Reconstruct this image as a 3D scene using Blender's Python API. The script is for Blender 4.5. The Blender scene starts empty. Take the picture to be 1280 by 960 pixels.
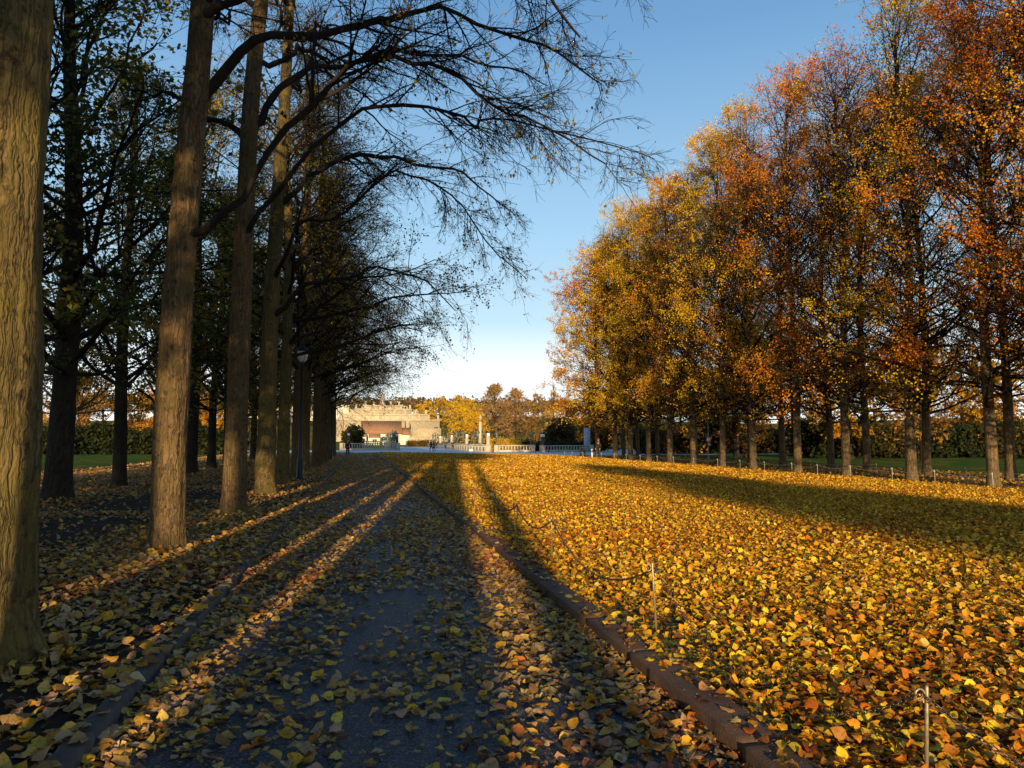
import bpy, math, random
import numpy as np
from mathutils import Vector, Matrix

S = bpy.context.scene
COL = S.collection
R = math.radians
random.seed(7)

# ------------------------------------------------------------------ camera
YAW = R(11.5); PITCH = math.atan(71/924.0); EYE = 1.6
cam = bpy.data.cameras.new('camera'); cam.lens = 36*924/1280; cam.sensor_width = 36
cam.clip_start = 0.05; cam.clip_end = 6000
camo = bpy.data.objects.new('camera', cam); COL.objects.link(camo)
camo.location = (0, 0, EYE); camo.rotation_euler = (R(90)+PITCH, 0, -YAW)
S.camera = camo

# ------------------------------------------------------------------ world and sun
SUN_AZ = R(7.3); SUN_EL = R(10.0)          # light travels towards +Y, turned 7.3 deg to +X
SKY_K = 7.5
w = bpy.data.worlds.new('World'); S.world = w; w.use_nodes = True
nt = w.node_tree
sky = nt.nodes.new('ShaderNodeTexSky'); sky.sky_type = 'NISHITA'; sky.sun_disc = False
sky.sun_elevation = SUN_EL; sky.sun_rotation = math.pi + SUN_AZ
sky.air_density = 1.0; sky.dust_density = 0.25; sky.ozone_density = 3.0
bg = nt.nodes['Background']; bg.inputs['Strength'].default_value = 0.118
geo = nt.nodes.new('ShaderNodeTexCoord'); sx = nt.nodes.new('ShaderNodeSeparateXYZ'); nt.links.new(geo.outputs['Generated'], sx.inputs[0])
# pale autumn mist low over the horizon
hz = nt.nodes.new('ShaderNodeValToRGB'); nt.links.new(sx.outputs['Z'], hz.inputs[0])
hz.color_ramp.interpolation = 'LINEAR'
for k in range(4): hz.color_ramp.elements.new(.2+.1*k)
for e, (p, c) in zip(hz.color_ramp.elements, [(.0, (1, 1, .99)), (.10, (.97, 1, 1)), (.16, (.55, .74, .84)), (.28, (.38, .62, .82)), (.5, (.16, .35, .61)), (1, (.04, .11, .26))]):
    e.position = p; e.color = (*c, 1)
sc8 = nt.nodes.new('ShaderNodeMix'); sc8.data_type = 'RGBA'; sc8.blend_type = 'MULTIPLY'; sc8.inputs[0].default_value = 1.0
nt.links.new(hz.outputs[0], sc8.inputs[6]); sc8.inputs[7].default_value = (SKY_K, SKY_K, SKY_K, 1)
mixn = nt.nodes.new('ShaderNodeMix'); mixn.data_type = 'RGBA'
mixn.inputs[0].default_value = .75; nt.links.new(sky.outputs[0], mixn.inputs[6]); nt.links.new(sc8.outputs[2], mixn.inputs[7])
nt.links.new(mixn.outputs[2], bg.inputs[0])
sl = bpy.data.lights.new('sun', 'SUN'); sl.energy = 5.0; sl.angle = R(0.5); sl.color = (1.0, 0.76, 0.43)
so = bpy.data.objects.new('sun', sl); COL.objects.link(so)
dv = Vector((math.sin(SUN_AZ)*math.cos(SUN_EL), math.cos(SUN_AZ)*math.cos(SUN_EL), -math.sin(SUN_EL)))
so.rotation_euler = dv.to_track_quat('-Z', 'Y').to_euler(); so.location = (-20, -60, 40)
S.view_settings.view_transform = 'Standard'; S.view_settings.look = 'None'
S.view_settings.exposure = 0.45; S.view_settings.gamma = 1.0; S.view_settings.use_curve_mapping = False
S.render.engine = 'CYCLES'
S.cycles.max_bounces = 5; S.cycles.diffuse_bounces = 3; S.cycles.glossy_bounces = 2; S.cycles.transmission_bounces = 3
S.cycles.transparent_max_bounces = 4

# ------------------------------------------------------------------ materials
class NT:
    def __init__(s, name):
        s.m = bpy.data.materials.new(name); s.m.use_nodes = True; s.t = s.m.node_tree
        s.b = s.t.nodes['Principled BSDF']; s.out = s.t.nodes['Material Output']
    def n(s, typ, **k):
        nd = s.t.nodes.new(typ)
        for a, v in k.items():
            if a.startswith('i_'): nd.inputs[a[2:]].default_value = v
            else: setattr(nd, a, v)
        return nd
    def l(s, a, b): s.t.links.new(a, b)
    def ramp(s, src, stops, interp='LINEAR'):
        r = s.n('ShaderNodeValToRGB'); cr = r.color_ramp; cr.interpolation = interp
        while len(cr.elements) < len(stops): cr.elements.new(0.5)
        for e, (p, c) in zip(cr.elements, stops):
            e.position = p; e.color = (c[0], c[1], c[2], 1)
        s.l(src, r.inputs[0]); return r.outputs[0]
    def coords(s, scale=(1, 1, 1), which='Object'):
        tc = s.n('ShaderNodeTexCoord'); mp = s.n('ShaderNodeMapping'); mp.inputs['Scale'].default_value = scale
        s.l(tc.outputs[which], mp.inputs[0]); return mp.outputs[0]
    def noise(s, vec, scale, detail=4, rough=.6, dist=0):
        t = s.n('ShaderNodeTexNoise'); t.inputs['Scale'].default_value = scale; t.inputs['Detail'].default_value = detail
        t.inputs['Roughness'].default_value = rough; t.inputs['Distortion'].default_value = dist
        s.l(vec, t.inputs['Vector']); return t.outputs[0]
    def mix(s, fac, a, b, blend='MIX'):
        m = s.n('ShaderNodeMix', data_type='RGBA', blend_type=blend)
        for sock, v in ((m.inputs[0], fac), (m.inputs[6], a), (m.inputs[7], b)):
            if hasattr(v, 'is_linked') or hasattr(v, 'links'): s.l(v, sock)
            elif isinstance(v, (int, float)): sock.default_value = v
            else: sock.default_value = (*v, 1)
        return m.outputs[2]
    def bump(s, h, strength, dist=.02):
        b = s.n('ShaderNodeBump'); b.inputs['Strength'].default_value = strength; b.inputs['Distance'].default_value = dist
        s.l(h, b.inputs['Height']); s.l(b.outputs[0], s.b.inputs['Normal']); return b
    def col(s, c):
        if hasattr(c, 'links'): s.l(c, s.b.inputs['Base Color'])
        else: s.b.inputs['Base Color'].default_value = (*c, 1)
    def rough(s, v): s.b.inputs['Roughness'].default_value = v

def simple(name, c, rough=.7, var=.25, scale=8, bump=.2, metal=0, spec=.5):
    m = NT(name); v = m.coords(); n = m.noise(v, scale, 5)
    m.col(m.ramp(n, [(.3, [x*(1-var) for x in c]), (.7, [min(1, x*(1+var)) for x in c])]))
    m.rough(rough); m.b.inputs['Metallic'].default_value = metal; m.b.inputs['Specular IOR Level'].default_value = spec
    if bump: m.bump(n, bump, .01)
    return m.m

def leafmat(name, trans=.35, rough=.55, spots=True):
    m = NT(name)
    a = m.n('ShaderNodeAttribute', attribute_name='tint'); oi = m.n('ShaderNodeObjectInfo')
    c = m.mix(1.0, a.outputs['Color'], oi.outputs['Color'], 'MULTIPLY')
    if spots:
        v = m.coords(); n = m.noise(v, 55, 3, .6)
        sp = m.ramp(n, [(.30, (.45, .36, .28)), (.48, (1, 1, 1))])
        c = m.mix(1.0, c, sp, 'MULTIPLY')
    m.col(c); m.rough(rough); m.b.inputs['Specular IOR Level'].default_value = .12
    tr = m.n('ShaderNodeBsdfTranslucent'); m.l(c, tr.inputs[0])
    mx = m.n('ShaderNodeMixShader'); mx.inputs[0].default_value = trans
    m.l(m.b.outputs[0], mx.inputs[1]); m.l(tr.outputs[0], mx.inputs[2]); m.l(mx.outputs[0], m.out.inputs[0])
    return m.m

def barkmat(name, dark, light, moss, mossamt=.5, sc=1.0, bump=.9):
    m = NT(name)
    v = m.coords((1, 1, .11)); v2 = m.coords((1, 1, 1))
    ng = m.noise(v2, 5, 3)
    wv = m.n('ShaderNodeVectorMath', operation='MULTIPLY_ADD'); 
    nn = m.n('ShaderNodeTexNoise'); nn.inputs['Scale'].default_value = 6; m.l(v2, nn.inputs['Vector'])
    m.l(nn.outputs['Color'], wv.inputs[0]); wv.inputs[1].default_value = (.07, .07, .07); m.l(v, wv.inputs[2])
    rn = m.noise(wv.outputs[0], 17*sc, 2.5, .6)
    s1 = m.n('ShaderNodeMath', operation='SUBTRACT'); m.l(rn, s1.inputs[0]); s1.inputs[1].default_value = .5
    vo = m.n('ShaderNodeMath', operation='ABSOLUTE'); m.l(s1.outputs[0], vo.inputs[0])
    fine = m.noise(m.coords((1, 1, .35)), 70*sc, 5, .7)
    h = m.n('ShaderNodeMath', operation='MULTIPLY_ADD'); m.l(fine, h.inputs[0]); h.inputs[1].default_value = .6
    ed = m.ramp(vo.outputs[0], [(.0, (0, 0, 0)), (.07, (.45, .45, .45)), (.17, (.8, .8, .8))])
    m.l(ed, h.inputs[2])
    mid = [(a+b)/2 for a, b in zip(dark, light)]
    c = m.ramp(h.outputs[0], [(.15, dark), (.5, mid), (1.25 if False else 1.0, light)])
    mn = m.ramp(m.noise(v2, 2.2, 5, .7), [(.45, (0, 0, 0)), (.62, (mossamt,)*3)])
    c = m.mix(mn, c, moss)
    li = m.ramp(m.noise(v2, 17, 4, .7), [(.60, (0, 0, 0)), (.68, (.55,)*3)])
    c = m.mix(li, c, [x*1.5 for x in light])
    c = m.mix(m.ramp(m.noise(v2, 1.1, 4, .6), [(.38, (0, 0, 0)), (.62, (.55,)*3)]), c, [x*.35 for x in light])
    c = m.mix(m.ramp(m.noise(v2, 9, 5, .75), [(.36, (.8,)*3), (.46, (0, 0, 0))]), c, [x*1.3 for x in dark])
    m.col(c); m.rough(.9); m.b.inputs['Specular IOR Level'].default_value = .15
    m.bump(h.outputs[0], bump*.75, .035)
    return m.m

M = {}
M['bark'] = barkmat('lime_bark', (.022, .016, .011), (.205, .125, .058), (.15, .11, .032), .65)
M['bark_moss'] = barkmat('mossy_bark', (.024, .018, .009), (.20, .135, .05), (.18, .135, .028), .85)
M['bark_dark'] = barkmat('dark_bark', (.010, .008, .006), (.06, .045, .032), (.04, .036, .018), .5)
M['bark_right'] = barkmat('brown_lime_bark', (.022, .016, .011), (.25, .165, .085), (.20, .145, .05), .6)
M['twig'] = simple('twig_bark', (.028, .021, .017), .9, .3, 12, 0, spec=.1)
M['twig_r'] = simple('brown_twig_bark', (.085, .055, .035), .9, .3, 12, 0, spec=.1)
M['leaf_ground'] = leafmat('fallen_leaf', .15, .5)
M['leaf_crown'] = leafmat('crown_leaf', .38, .6, False)

def mk_ground():
    m = NT('leaf_litter_earth'); v = m.coords()
    vo = m.n('ShaderNodeTexVoronoi'); vo.inputs['Scale'].default_value = 13; m.l(v, vo.inputs['Vector'])
    sep = m.n('ShaderNodeSeparateColor'); m.l(vo.outputs['Color'], sep.inputs[0])
    lf = m.ramp(sep.outputs[0], [(0, (.05, .03, .015)), (.35, (.16, .075, .02)), (.6, (.34, .17, .03)), (.85, (.5, .30, .04)), (1, (.42, .3, .1))])
    n = m.noise(v, 40, 4)
    c = m.mix(m.ramp(n, [(.42, (0, 0, 0)), (.52, (1, 1, 1))]), (.03, .022, .014), lf)
    m.col(c); m.rough(.9); m.bump(n, .8, .03); return m.m
M['lawn'] = mk_ground()

def mk_earth():
    m = NT('dark_earth'); v = m.coords(); n = m.noise(v, 3, 6, .7); f = m.noise(v, 70, 3)
    c = m.mix(m.ramp(n, [(.4, (0, 0, 0)), (.6, (1, 1, 1))]), (.020, .017, .014), (.045, .035, .024))
    c = m.mix(m.ramp(f, [(.55, (0, 0, 0)), (.7, (.5, .5, .5))]), c, (.09, .06, .03))
    m.col(c); m.rough(1); m.b.inputs['Specular IOR Level'].default_value = .1; m.bump(f, .6, .02); return m.m
M['earth'] = mk_earth()

def mk_ground_far():
    m = NT('park_ground'); v = m.coords(); n = m.noise(v, .06, 5, .6); f = m.noise(v, 9, 5)
    c = m.mix(m.ramp(n, [(.42, (0, 0, 0)), (.58, (1, 1, 1))]), (.055, .085, .022), (.19, .12, .035))
    c = m.mix(m.ramp(f, [(.5, (0, 0, 0)), (.65, (.6, .6, .6))]), c, (.24, .15, .04))
    m.col(c); m.rough(1); m.b.inputs['Specular IOR Level'].default_value = 0; m.bump(f, .5, .05); return m.m
M['park'] = mk_ground_far()

def mk_green():
    m = NT('green_grass'); v = m.coords(); n = m.noise(v, .5, 5, .6); f = m.noise(v, 30, 5)
    c = m.ramp(f, [(.3, (.03, .06, .014)), (.7, (.075, .13, .028))])
    c = m.mix(m.ramp(n, [(.5, (0, 0, 0)), (.66, (.7, .7, .7))]), c, (.26, .17, .04))
    m.col(c); m.rough(1); m.b.inputs['Specular IOR Level'].default_value = 0; m.bump(f, .8, .05); return m.m
M['green'] = mk_green()

def mk_asphalt():
    m = NT('asphalt'); v = m.coords(); n = m.noise(v, 1.3, 5, .6); f = m.noise(v, 220, 2, .7); vo = m.n('ShaderNodeTexVoronoi')
    vo.inputs['Scale'].default_value = 120; m.l(v, vo.inputs['Vector'])
    sep = m.n('ShaderNodeSeparateColor'); m.l(vo.outputs['Color'], sep.inputs[0])
    c = m.ramp(n, [(.3, (.013, .014, .018)), (.7, (.028, .030, .038))])
    c = m.mix(m.ramp(sep.outputs[0], [(.62, (0, 0, 0)), (.95, (1, 1, 1))]), c, (.13, .135, .15))
    m.col(c); m.rough(.62); m.bump(f, .7, .006); return m.m
M['asphalt'] = mk_asphalt()

def mk_kerb():
    m = NT('kerb_granite'); v = m.coords(); n = m.noise(v, 2.0, 5, .65); f = m.noise(v, 90, 3, .7)
    c = m.ramp(n, [(.3, (.055, .028, .016)), (.55, (.12, .06, .032)), (.75, (.17, .09, .05))])
    c = m.mix(m.ramp(f, [(.45, (.0, .0, .0)), (.65, (.5, .5, .5))]), c, (.06, .045, .04))
    m.col(c); m.rough(.8); m.bump(f, .9, .015); return m.m
M['kerb'] = mk_kerb()
M['kerb_dark'] = simple('kerb_dark_stone', (.055, .048, .042), .85, .4, 14, .6)
M['paving'] = simple('terrace_paving', (.30, .33, .38), .55, .12, .6, .05)
def mk_stone(name, c, rough=.85):
    m = NT(name); v = m.coords(); n = m.noise(v, .8, 6, .65); f = m.noise(v, 22, 4)
    base = m.ramp(n, [(.3, [x*.72 for x in c]), (.7, [min(1, x*1.15) for x in c])])
    base = m.mix(m.ramp(f, [(.5, (0, 0, 0)), (.7, (.35, .35, .35))]), base, [x*.55 for x in c])
    m.col(base); m.rough(rough); m.bump(f, .4, .02); return m.m
M['granite'] = mk_stone('pale_granite', (.50, .43, .32))
M['plateau'] = mk_stone('plateau_stone', (.44, .35, .22))
M['plateau2'] = mk_stone('plateau_stone_light', (.52, .43, .28))
M['bronze'] = simple('weathered_bronze', (.085, .095, .07), .5, .4, 9, .3, .3)
M['iron'] = simple('black_iron', (.018, .019, .02), .45, .3, 20, .1, .3)
M['rod'] = simple('rusty_rod', (.36, .28, .17), .45, .35, 40, .15, .55)
M['rod_dark'] = simple('dark_rod', (.04, .035, .03), .5, .35, 40, .15, .5)
M['chain'] = simple('steel_chain', (.14, .11, .08), .4, .35, 60, 0, .8)
M['zinc'] = simple('zinc_post', (.48, .46, .42), .5, .15, 30, 0, .1)
M['glass'] = simple('milk_glass', (.80, .82, .80), .25, .04, 3, 0)
M['roof'] = simple('brown_roof', (.30, .15, .07), .85, .25, 1.5, .3)
M['white'] = simple('white_plaster', (.72, .66, .52), .85, .08, 2, .05)
M['brick'] = simple('orange_brick', (.42, .20, .09), .85, .2, 2, .1)
M['winglass'] = simple('window_glass', (.05, .06, .07), .15, .1, 2, 0)
M['plain_w'] = simple('white_paint', (.8, .8, .78), .6, .05, 5, 0)
M['slab'] = simple('pale_slab', (.40, .43, .48), .7, .12, 2, .1)
M['skin'] = simple('skin', (.55, .33, .24), .6, .08, 20, 0)

# ------------------------------------------------------------------ mesh helpers
def mk(name, V, faces, mat, smooth=False, tint=None, mats=None, fmat=None):
    """V (n,3); faces: list of int arrays (k, sides)"""
    me = bpy.data.meshes.new(name)
    V = np.asarray(V, dtype=np.float32)
    faces = [np.asarray(f, dtype=np.int32) for f in faces if len(f)]
    me.vertices.add(len(V)); me.vertices.foreach_set('co', V.ravel())
    tot = np.concatenate([np.full(len(f), f.shape[1], np.int32) for f in faces])
    idx = np.concatenate([f.ravel() for f in faces])
    me.loops.add(len(idx)); me.loops.foreach_set('vertex_index', idx)
    me.polygons.add(len(tot))
    st = np.concatenate([[0], np.cumsum(tot)[:-1]]).astype(np.int32)
    me.polygons.foreach_set('loop_start', st)
    try: me.polygons.foreach_set('loop_total', tot)
    except Exception: pass
    if smooth: me.polygons.foreach_set('use_smooth', np.ones(len(tot), bool))
    me.update(calc_edges=True)
    if tint is not None:
        a = me.attributes.new('tint', 'FLOAT_COLOR', 'POINT')
        t = np.ones((len(V), 4), np.float32); t[:, :3] = tint; a.data.foreach_set('color', t.ravel())
    for m in (mats or [mat]): me.materials.append(m)
    if fmat is not None: me.polygons.foreach_set('material_index', np.asarray(fmat, np.int32))
    return me

class MB:
    """collects solid shapes"""
    def __init__(s): s.V = []; s.F = {}; s.n = 0
    def add(s, V, F):
        V = np.asarray(V, float)
        for f in F: s.F.setdefault(len(f), []).append([i+s.n for i in f])
        s.V.append(V); s.n += len(V); return s
    def box(s, x0, x1, y0, y1, z0, z1, bev=0):
        if bev:
            b = bev
            ring = lambda x0, x1, y0, y1, z: [(x0, y0, z), (x1, y0, z), (x1, y1, z), (x0, y1, z)]
            V = ring(x0+b, x1-b, y0+b, y1-b, z0)+ring(x0, x1, y0, y1, z0+b)+ring(x0, x1, y0, y1, z1-b)+ring(x0+b, x1-b, y0+b, y1-b, z1)
            F = [(3, 2, 1, 0), (12, 13, 14, 15)]
            for k in range(3):
                for i in range(4):
                    j = (i+1) % 4; F.append((4*k+i, 4*k+j, 4*k+4+j, 4*k+4+i))
            return s.add(V, F)
        V = [(x0, y0, z0), (x1, y0, z0), (x1, y1, z0), (x0, y1, z0), (x0, y0, z1), (x1, y0, z1), (x1, y1, z1), (x0, y1, z1)]
        return s.add(V, [(3, 2, 1, 0), (4, 5, 6, 7), (0, 1, 5, 4), (1, 2, 6, 5), (2, 3, 7, 6), (3, 0, 4, 7)])
    def lathe(s, prof, n=12, c=(0, 0), ph=0):
        V = []; F = []
        for (r, z) in prof:
            for k in range(n):
                a = 2*math.pi*k/n+ph; V.append((c[0]+r*math.cos(a), c[1]+r*math.sin(a), z))
        for i in range(len(prof)-1):
            for k in range(n):
                j = (k+1) % n; F.append((i*n+k, i*n+j, (i+1)*n+j, (i+1)*n+k))
        F.append(tuple(range(n-1, -1, -1))); F.append(tuple(range((len(prof)-1)*n, len(prof)*n)))
        return s.add(V, F)
    def tube(s, pts, rad, n=8):
        P = np.asarray(pts, float)[None]; Rr = np.broadcast_to(np.asarray(rad, float), (len(pts),))[None]
        V, Q = tube(P, Rr, n)
        F = [tuple(q) for q in Q]; L = len(pts)
        F += [tuple(range(n-1, -1, -1)), tuple(range((L-1)*n, L*n))]
        return s.add(V, F)
    def mesh(s, name, mat, smooth=False):
        return mk(name, np.concatenate(s.V), [np.array(v) for v in s.F.values()], mat, smooth)
    def ob(s, name, mat, parent=None, smooth=False):
        return link(name, s.mesh(name, mat, smooth), parent)

def tube(P, Rr, n):
    """P (m,k,3), Rr (m,k) -> verts, quads"""
    m, k, _ = P.shape
    T = np.gradient(P, axis=1); T /= np.linalg.norm(T, axis=2, keepdims=True)+1e-9
    ref = np.where(np.abs(T.mean(1))[:, 2:3] > .8, np.array([[1., 0, 0]]), np.array([[0, 0, 1.]]))[:, None, :]
    A = np.cross(T, np.broadcast_to(ref, T.shape)); A /= np.linalg.norm(A, axis=2, keepdims=True)+1e-9
    B = np.cross(T, A)
    a = np.arange(n)*2*math.pi/n
    V = P[:, :, None, :]+Rr[:, :, None, None]*(A[:, :, None, :]*np.cos(a)[None, None, :, None]+B[:, :, None, :]*np.sin(a)[None, None, :, None])
    i = np.arange(m)[:, None, None]; j = np.arange(k-1)[None, :, None]; q = np.arange(n)[None, None, :]; q2 = (q+1) % n
    b = (i*k+j)*n; c = b+n
    Q = np.stack(np.broadcast_arrays(b+q, c+q, c+q2, b+q2), -1).reshape(-1, 4)
    return V.reshape(-1, 3), Q

def join(parts):
    """list of (V,F) -> V, [faces]"""
    Vs, Fs, n = [], {}, 0
    for V, F in parts:
        Vs.append(V); Fs.setdefault(F.shape[1], []).append(F+n); n += len(V)
    return np.concatenate(Vs), [np.concatenate(v) for v in Fs.values()]

def link(name, data, parent=None, loc=None, rz=0, sc=1):
    o = bpy.data.objects.new(name, data); COL.objects.link(o)
    if parent: o.parent = parent
    if loc is not None: o.location = loc
    if rz: o.rotation_euler = (0, 0, rz)
    if sc != 1: o.scale = (sc, sc, sc)
    return o
def tag(o, label, cat, group=None):
    o['label'] = label; o['category'] = cat
    if group: o['group'] = group
    return o
def thing(name, label, cat, loc=(0, 0, 0), rz=0, group=None, sc=1):
    return tag(link(name, None, None, loc, rz, sc), label, cat, group)
def struct(o): o['kind'] = 'structure'; return o
def stuff(o): o['kind'] = 'stuff'; return o
ORD = 'first second third fourth fifth sixth seventh eighth ninth tenth eleventh twelfth thirteenth fourteenth fifteenth sixteenth seventeenth eighteenth nineteenth twentieth'.split()
ORD += ['twenty-'+x for x in ORD[:9]]+['thirtieth']+['thirty-'+x for x in ORD[:9]]

def nz(v): return v/(np.linalg.norm(v, axis=-1, keepdims=True)+1e-9)
def in_view(x, y, mu=170, near=2.0):
    a = x*math.cos(YAW)-y*math.sin(YAW); b = x*math.sin(YAW)+y*math.cos(YAW)
    return (b > near) & (np.abs(a) < b*(640+mu)/924+1.2)
def fbm(x, y, seed=0, f=1.0, oct=4):
    r = np.random.default_rng(seed); o = np.zeros_like(x); amp = 1; tot = 0
    for k in range(oct):
        for _ in range(3):
            a = r.uniform(0, 6.28); ph = r.uniform(0, 6.28); ff = f*r.uniform(.7, 1.3)
            o += amp*np.sin((x*math.cos(a)+y*math.sin(a))*ff+ph); tot += amp*.7
        f *= 2.1; amp *= .6
    return o/tot

# ------------------------------------------------------------------ leaf meshes
def leaf_template(rng, full=True):
    if full:
        t = np.array([0, .12, .42, .74, 1.0]); hw = np.array([.10, .40, .47, .27, 0])*rng.uniform(.85, 1.1)
        fold = rng.uniform(-.35, .75); bend = rng.uniform(-.9, 1.3); tw = rng.uniform(-.5, .5); ripple = rng.uniform(-.12, .12, 8)
        mid = np.stack([np.zeros(5), t-.45, bend*(t-.45)**2*.5], 1)
        L = np.stack([-hw[:4], t[:4]-.45-.10*(np.arange(4) == 0), mid[:4, 2]+fold*hw[:4]+tw*(t[:4]-.45)*hw[:4]+ripple[:4]], 1)
        Rr = np.stack([hw[:4], t[:4]-.45-.10*(np.arange(4) == 0), mid[:4, 2]+fold*hw[:4]*rng.uniform(.4, 1.2)-tw*(t[:4]-.45)*hw[:4]+ripple[4:]], 1)
        st = np.array([[-.02, -.45, mid[0, 2]], [.02, -.45, mid[0, 2]], [.03+rng.uniform(-.2, .2), -.95, mid[0, 2]+rng.uniform(0, .25)]])
        V = np.concatenate([mid, L, Rr, st])
        Q = []
        for i in range(3): Q += [(5+i, i, i+1, 6+i), (i, 9+i, 10+i, i+1)]
        T = [(8, 3, 4), (3, 12, 4), (13, 14, 15)]
        return V, np.array(Q), np.array(T)
    h = rng.uniform(-.2, .3); b = rng.uniform(-.1, .25)
    V = np.array([[0, -.5, b], [-.42, -.05, h], [0, .5, b], [.42, -.05, h*rng.uniform(.4, 1)], [0, 0, 0]])
    return V, np.zeros((0, 4), int), np.array([(0, 4, 1), (1, 4, 2), (2, 4, 3), (3, 4, 0)])

def scatter_leaves(rng, x, y, gz, size, tilt, cols, full, pile, ntemp=10):
    """returns V, Q, T, tint"""
    n = len(x); Vs, Qs, Ts, Cs = [], [], [], []; off = 0
    which = rng.integers(0, ntemp, n)
    for k in range(ntemp):
        m = np.nonzero(which == k)[0]
        if not len(m): continue
        V, Q, T = leaf_template(rng, full)
        c = len(m); s = size[m]
        yaw = rng.uniform(0, 6.283, c); tx = rng.normal(0, 1, c)*tilt[m]; ty = rng.normal(0, 1, c)*tilt[m]
        flip = np.where(rng.random(c) < .35, -1.0, 1.0)
        P = np.broadcast_to(V, (c, *V.shape)).copy(); P[:, :, 2] *= flip[:, None]; P *= s[:, None, None]
        cx, sx = np.cos(tx)[:, None], np.sin(tx)[:, None]
        yy = P[:, :, 1]*cx-P[:, :, 2]*sx; zz = P[:, :, 1]*sx+P[:, :, 2]*cx
        cy, sy = np.cos(ty)[:, None], np.sin(ty)[:, None]
        xx = P[:, :, 0]*cy+zz*sy; zz = -P[:, :, 0]*sy+zz*cy
        ca, sa = np.cos(yaw)[:, None], np.sin(yaw)[:, None]
        X = xx*ca-yy*sa+x[m][:, None]; Y = xx*sa+yy*ca+y[m][:, None]
        Z = zz-zz.min(1, keepdims=True)*.75+(gz[m]+.004+rng.random(c)**2*pile)[:, None]
        W = np.stack([X, Y, Z], 2).reshape(-1, 3); nv = len(V)
        base = (np.arange(c)*nv+off)[:, None, None]
        if len(Q): Qs.append((Q[None]+base).reshape(-1, 4))
        Ts.append((T[None]+base).reshape(-1, 3))
        Vs.append(W); Cs.append(np.repeat(cols[m], nv, axis=0)); off += c*nv
    return np.concatenate(Vs), [np.concatenate(q) for q in (Qs, Ts) if q], np.concatenate(Cs)

PAL_LAWN = np.array([(.80, .44, .025), (.74, .36, .02), (.84, .56, .04), (.60, .24, .02), (.36, .13, .018), (.66, .46, .13), (.20, .08, .02), (.70, .50, .03)])
W_LAWN = np.array([.20, .18, .15, .16, .12, .05, .09, .05])
PAL_PATH = np.array([1.04, .95, .95])*np.array([(.56, .36, .08), (.44, .29, .13), (.48, .33, .18), (.36, .24, .09), (.64, .36, .03), (.50, .20, .03), (.20, .12, .04), (.66, .46, .07)])
W_PATH = np.array([.2, .17, .15, .15, .1, .06, .09, .08])
def leafcols(rng, n, pal, wts):
    c = pal[rng.choice(len(pal), n, p=wts/wts.sum())]
    c = c*rng.uniform(.72, 1.18, (n, 1))*rng.uniform(.9, 1.1, (n, 3))
    return np.clip(c, .01, .9)

LAWN_Z = .05; VERGE_Z = .03
def leaf_field(name, seed, x0, x1, y0, y1, dens, size, tilt, gz, full, pile, pal, wts, mask=None, far=False):
    rng = np.random.default_rng(seed)
    n = int((x1-x0)*(y1-y0)*dens); x = rng.uniform(x0, x1, n); y = rng.uniform(y0, y1, n)
    k = in_view(x, y)
    if mask is not None: k &= rng.random(n) < mask(x, y)
    x, y = x[k], y[k]; n = len(x)
    s = size[0]+(size[1]-size[0])*rng.random(n)**1.25
    tl = tilt*rng.choice([.35, .8, 1.0, 1.7], n)
    cols = leafcols(rng, n, pal, wts)
    # drifts of older, browner leaves among fresh yellow ones
    br = np.clip(.5+.8*fbm(x, y, seed=91, f=.8), 0, 1)*rng.random(n)
    cols = np.where((br > .52)[:, None], cols*np.array([.72, .50, .55]), cols)
    return scatter_leaves(rng, x, y, np.full(n, gz), s, tl, cols, full, pile)

def leaf_object(name, fields):
    Vs, Qs, Ts, Cs, off = [], [], [], [], 0
    for V, F, C in fields:
        for f in F: (Qs if f.shape[1] == 4 else Ts).append(f+off)
        Vs.append(V); Cs.append(C); off += len(V)
    F = []
    if Qs: F.append(np.concatenate(Qs))
    if Ts: F.append(np.concatenate(Ts))
    return stuff(link(name, mk(name, np.concatenate(Vs), F, M['leaf_ground'], False, np.concatenate(Cs))))

# lawn: bare patches of grass along the kerb, thick elsewhere
def lawn_mask(x, y):
    g = np.clip((x-2.15)/.9, 0, 1); p = fbm(x, y, 3, 1.7)
    return np.clip(.50+.5*g+.45*p*(1-g)+.2*p, .10, 1)
LAWN_END = lambda x: 101.5-1.35*np.clip(x-2, 0, 30)
def mid_mask(x, y): return lawn_mask(x, y)*(y < LAWN_END(x)-.3)
leaf_object('fallen_leaves', [
    leaf_field('a', 11, 2.16, 14, 2, 12, 1200, (.026, .078), .36, LAWN_Z, True, .045, PAL_LAWN, W_LAWN, lawn_mask),
    leaf_field('b', 12, 2.16, 20.1, 12, 26, 640, (.036, .078), .48, LAWN_Z, False, .05, PAL_LAWN, W_LAWN, lawn_mask),
    leaf_field('c', 13, 2.16, 20.1, 26, 52, 170, (.07, .125), .5, LAWN_Z, False, .05, PAL_LAWN, W_LAWN, mid_mask),
    leaf_field('d', 14, 2.16, 20.1, 52, 101, 75, (.10, .17), .5, LAWN_Z, False, .06, PAL_LAWN, W_LAWN, mid_mask),
    leaf_field('e', 15, 20.1, 30, 15, 75, 30, (.08, .14), .45, 0.0, False, .03, PAL_LAWN*.8, W_LAWN, None)])
def path_mask(x, y):
    e = np.exp(-(1.95-x)/.22)*1.3+np.exp(-(x+1.35)/.34)+.5*np.exp(-(1.95-x)/.7); p = fbm(x, y*.6, 5, 3.0)
    return np.clip(.29+.34*p+e*.8-.13*np.exp(-((x-.35)/.75)**2)+np.clip((y-10)/60, 0, .35), .025, 1)
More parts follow.
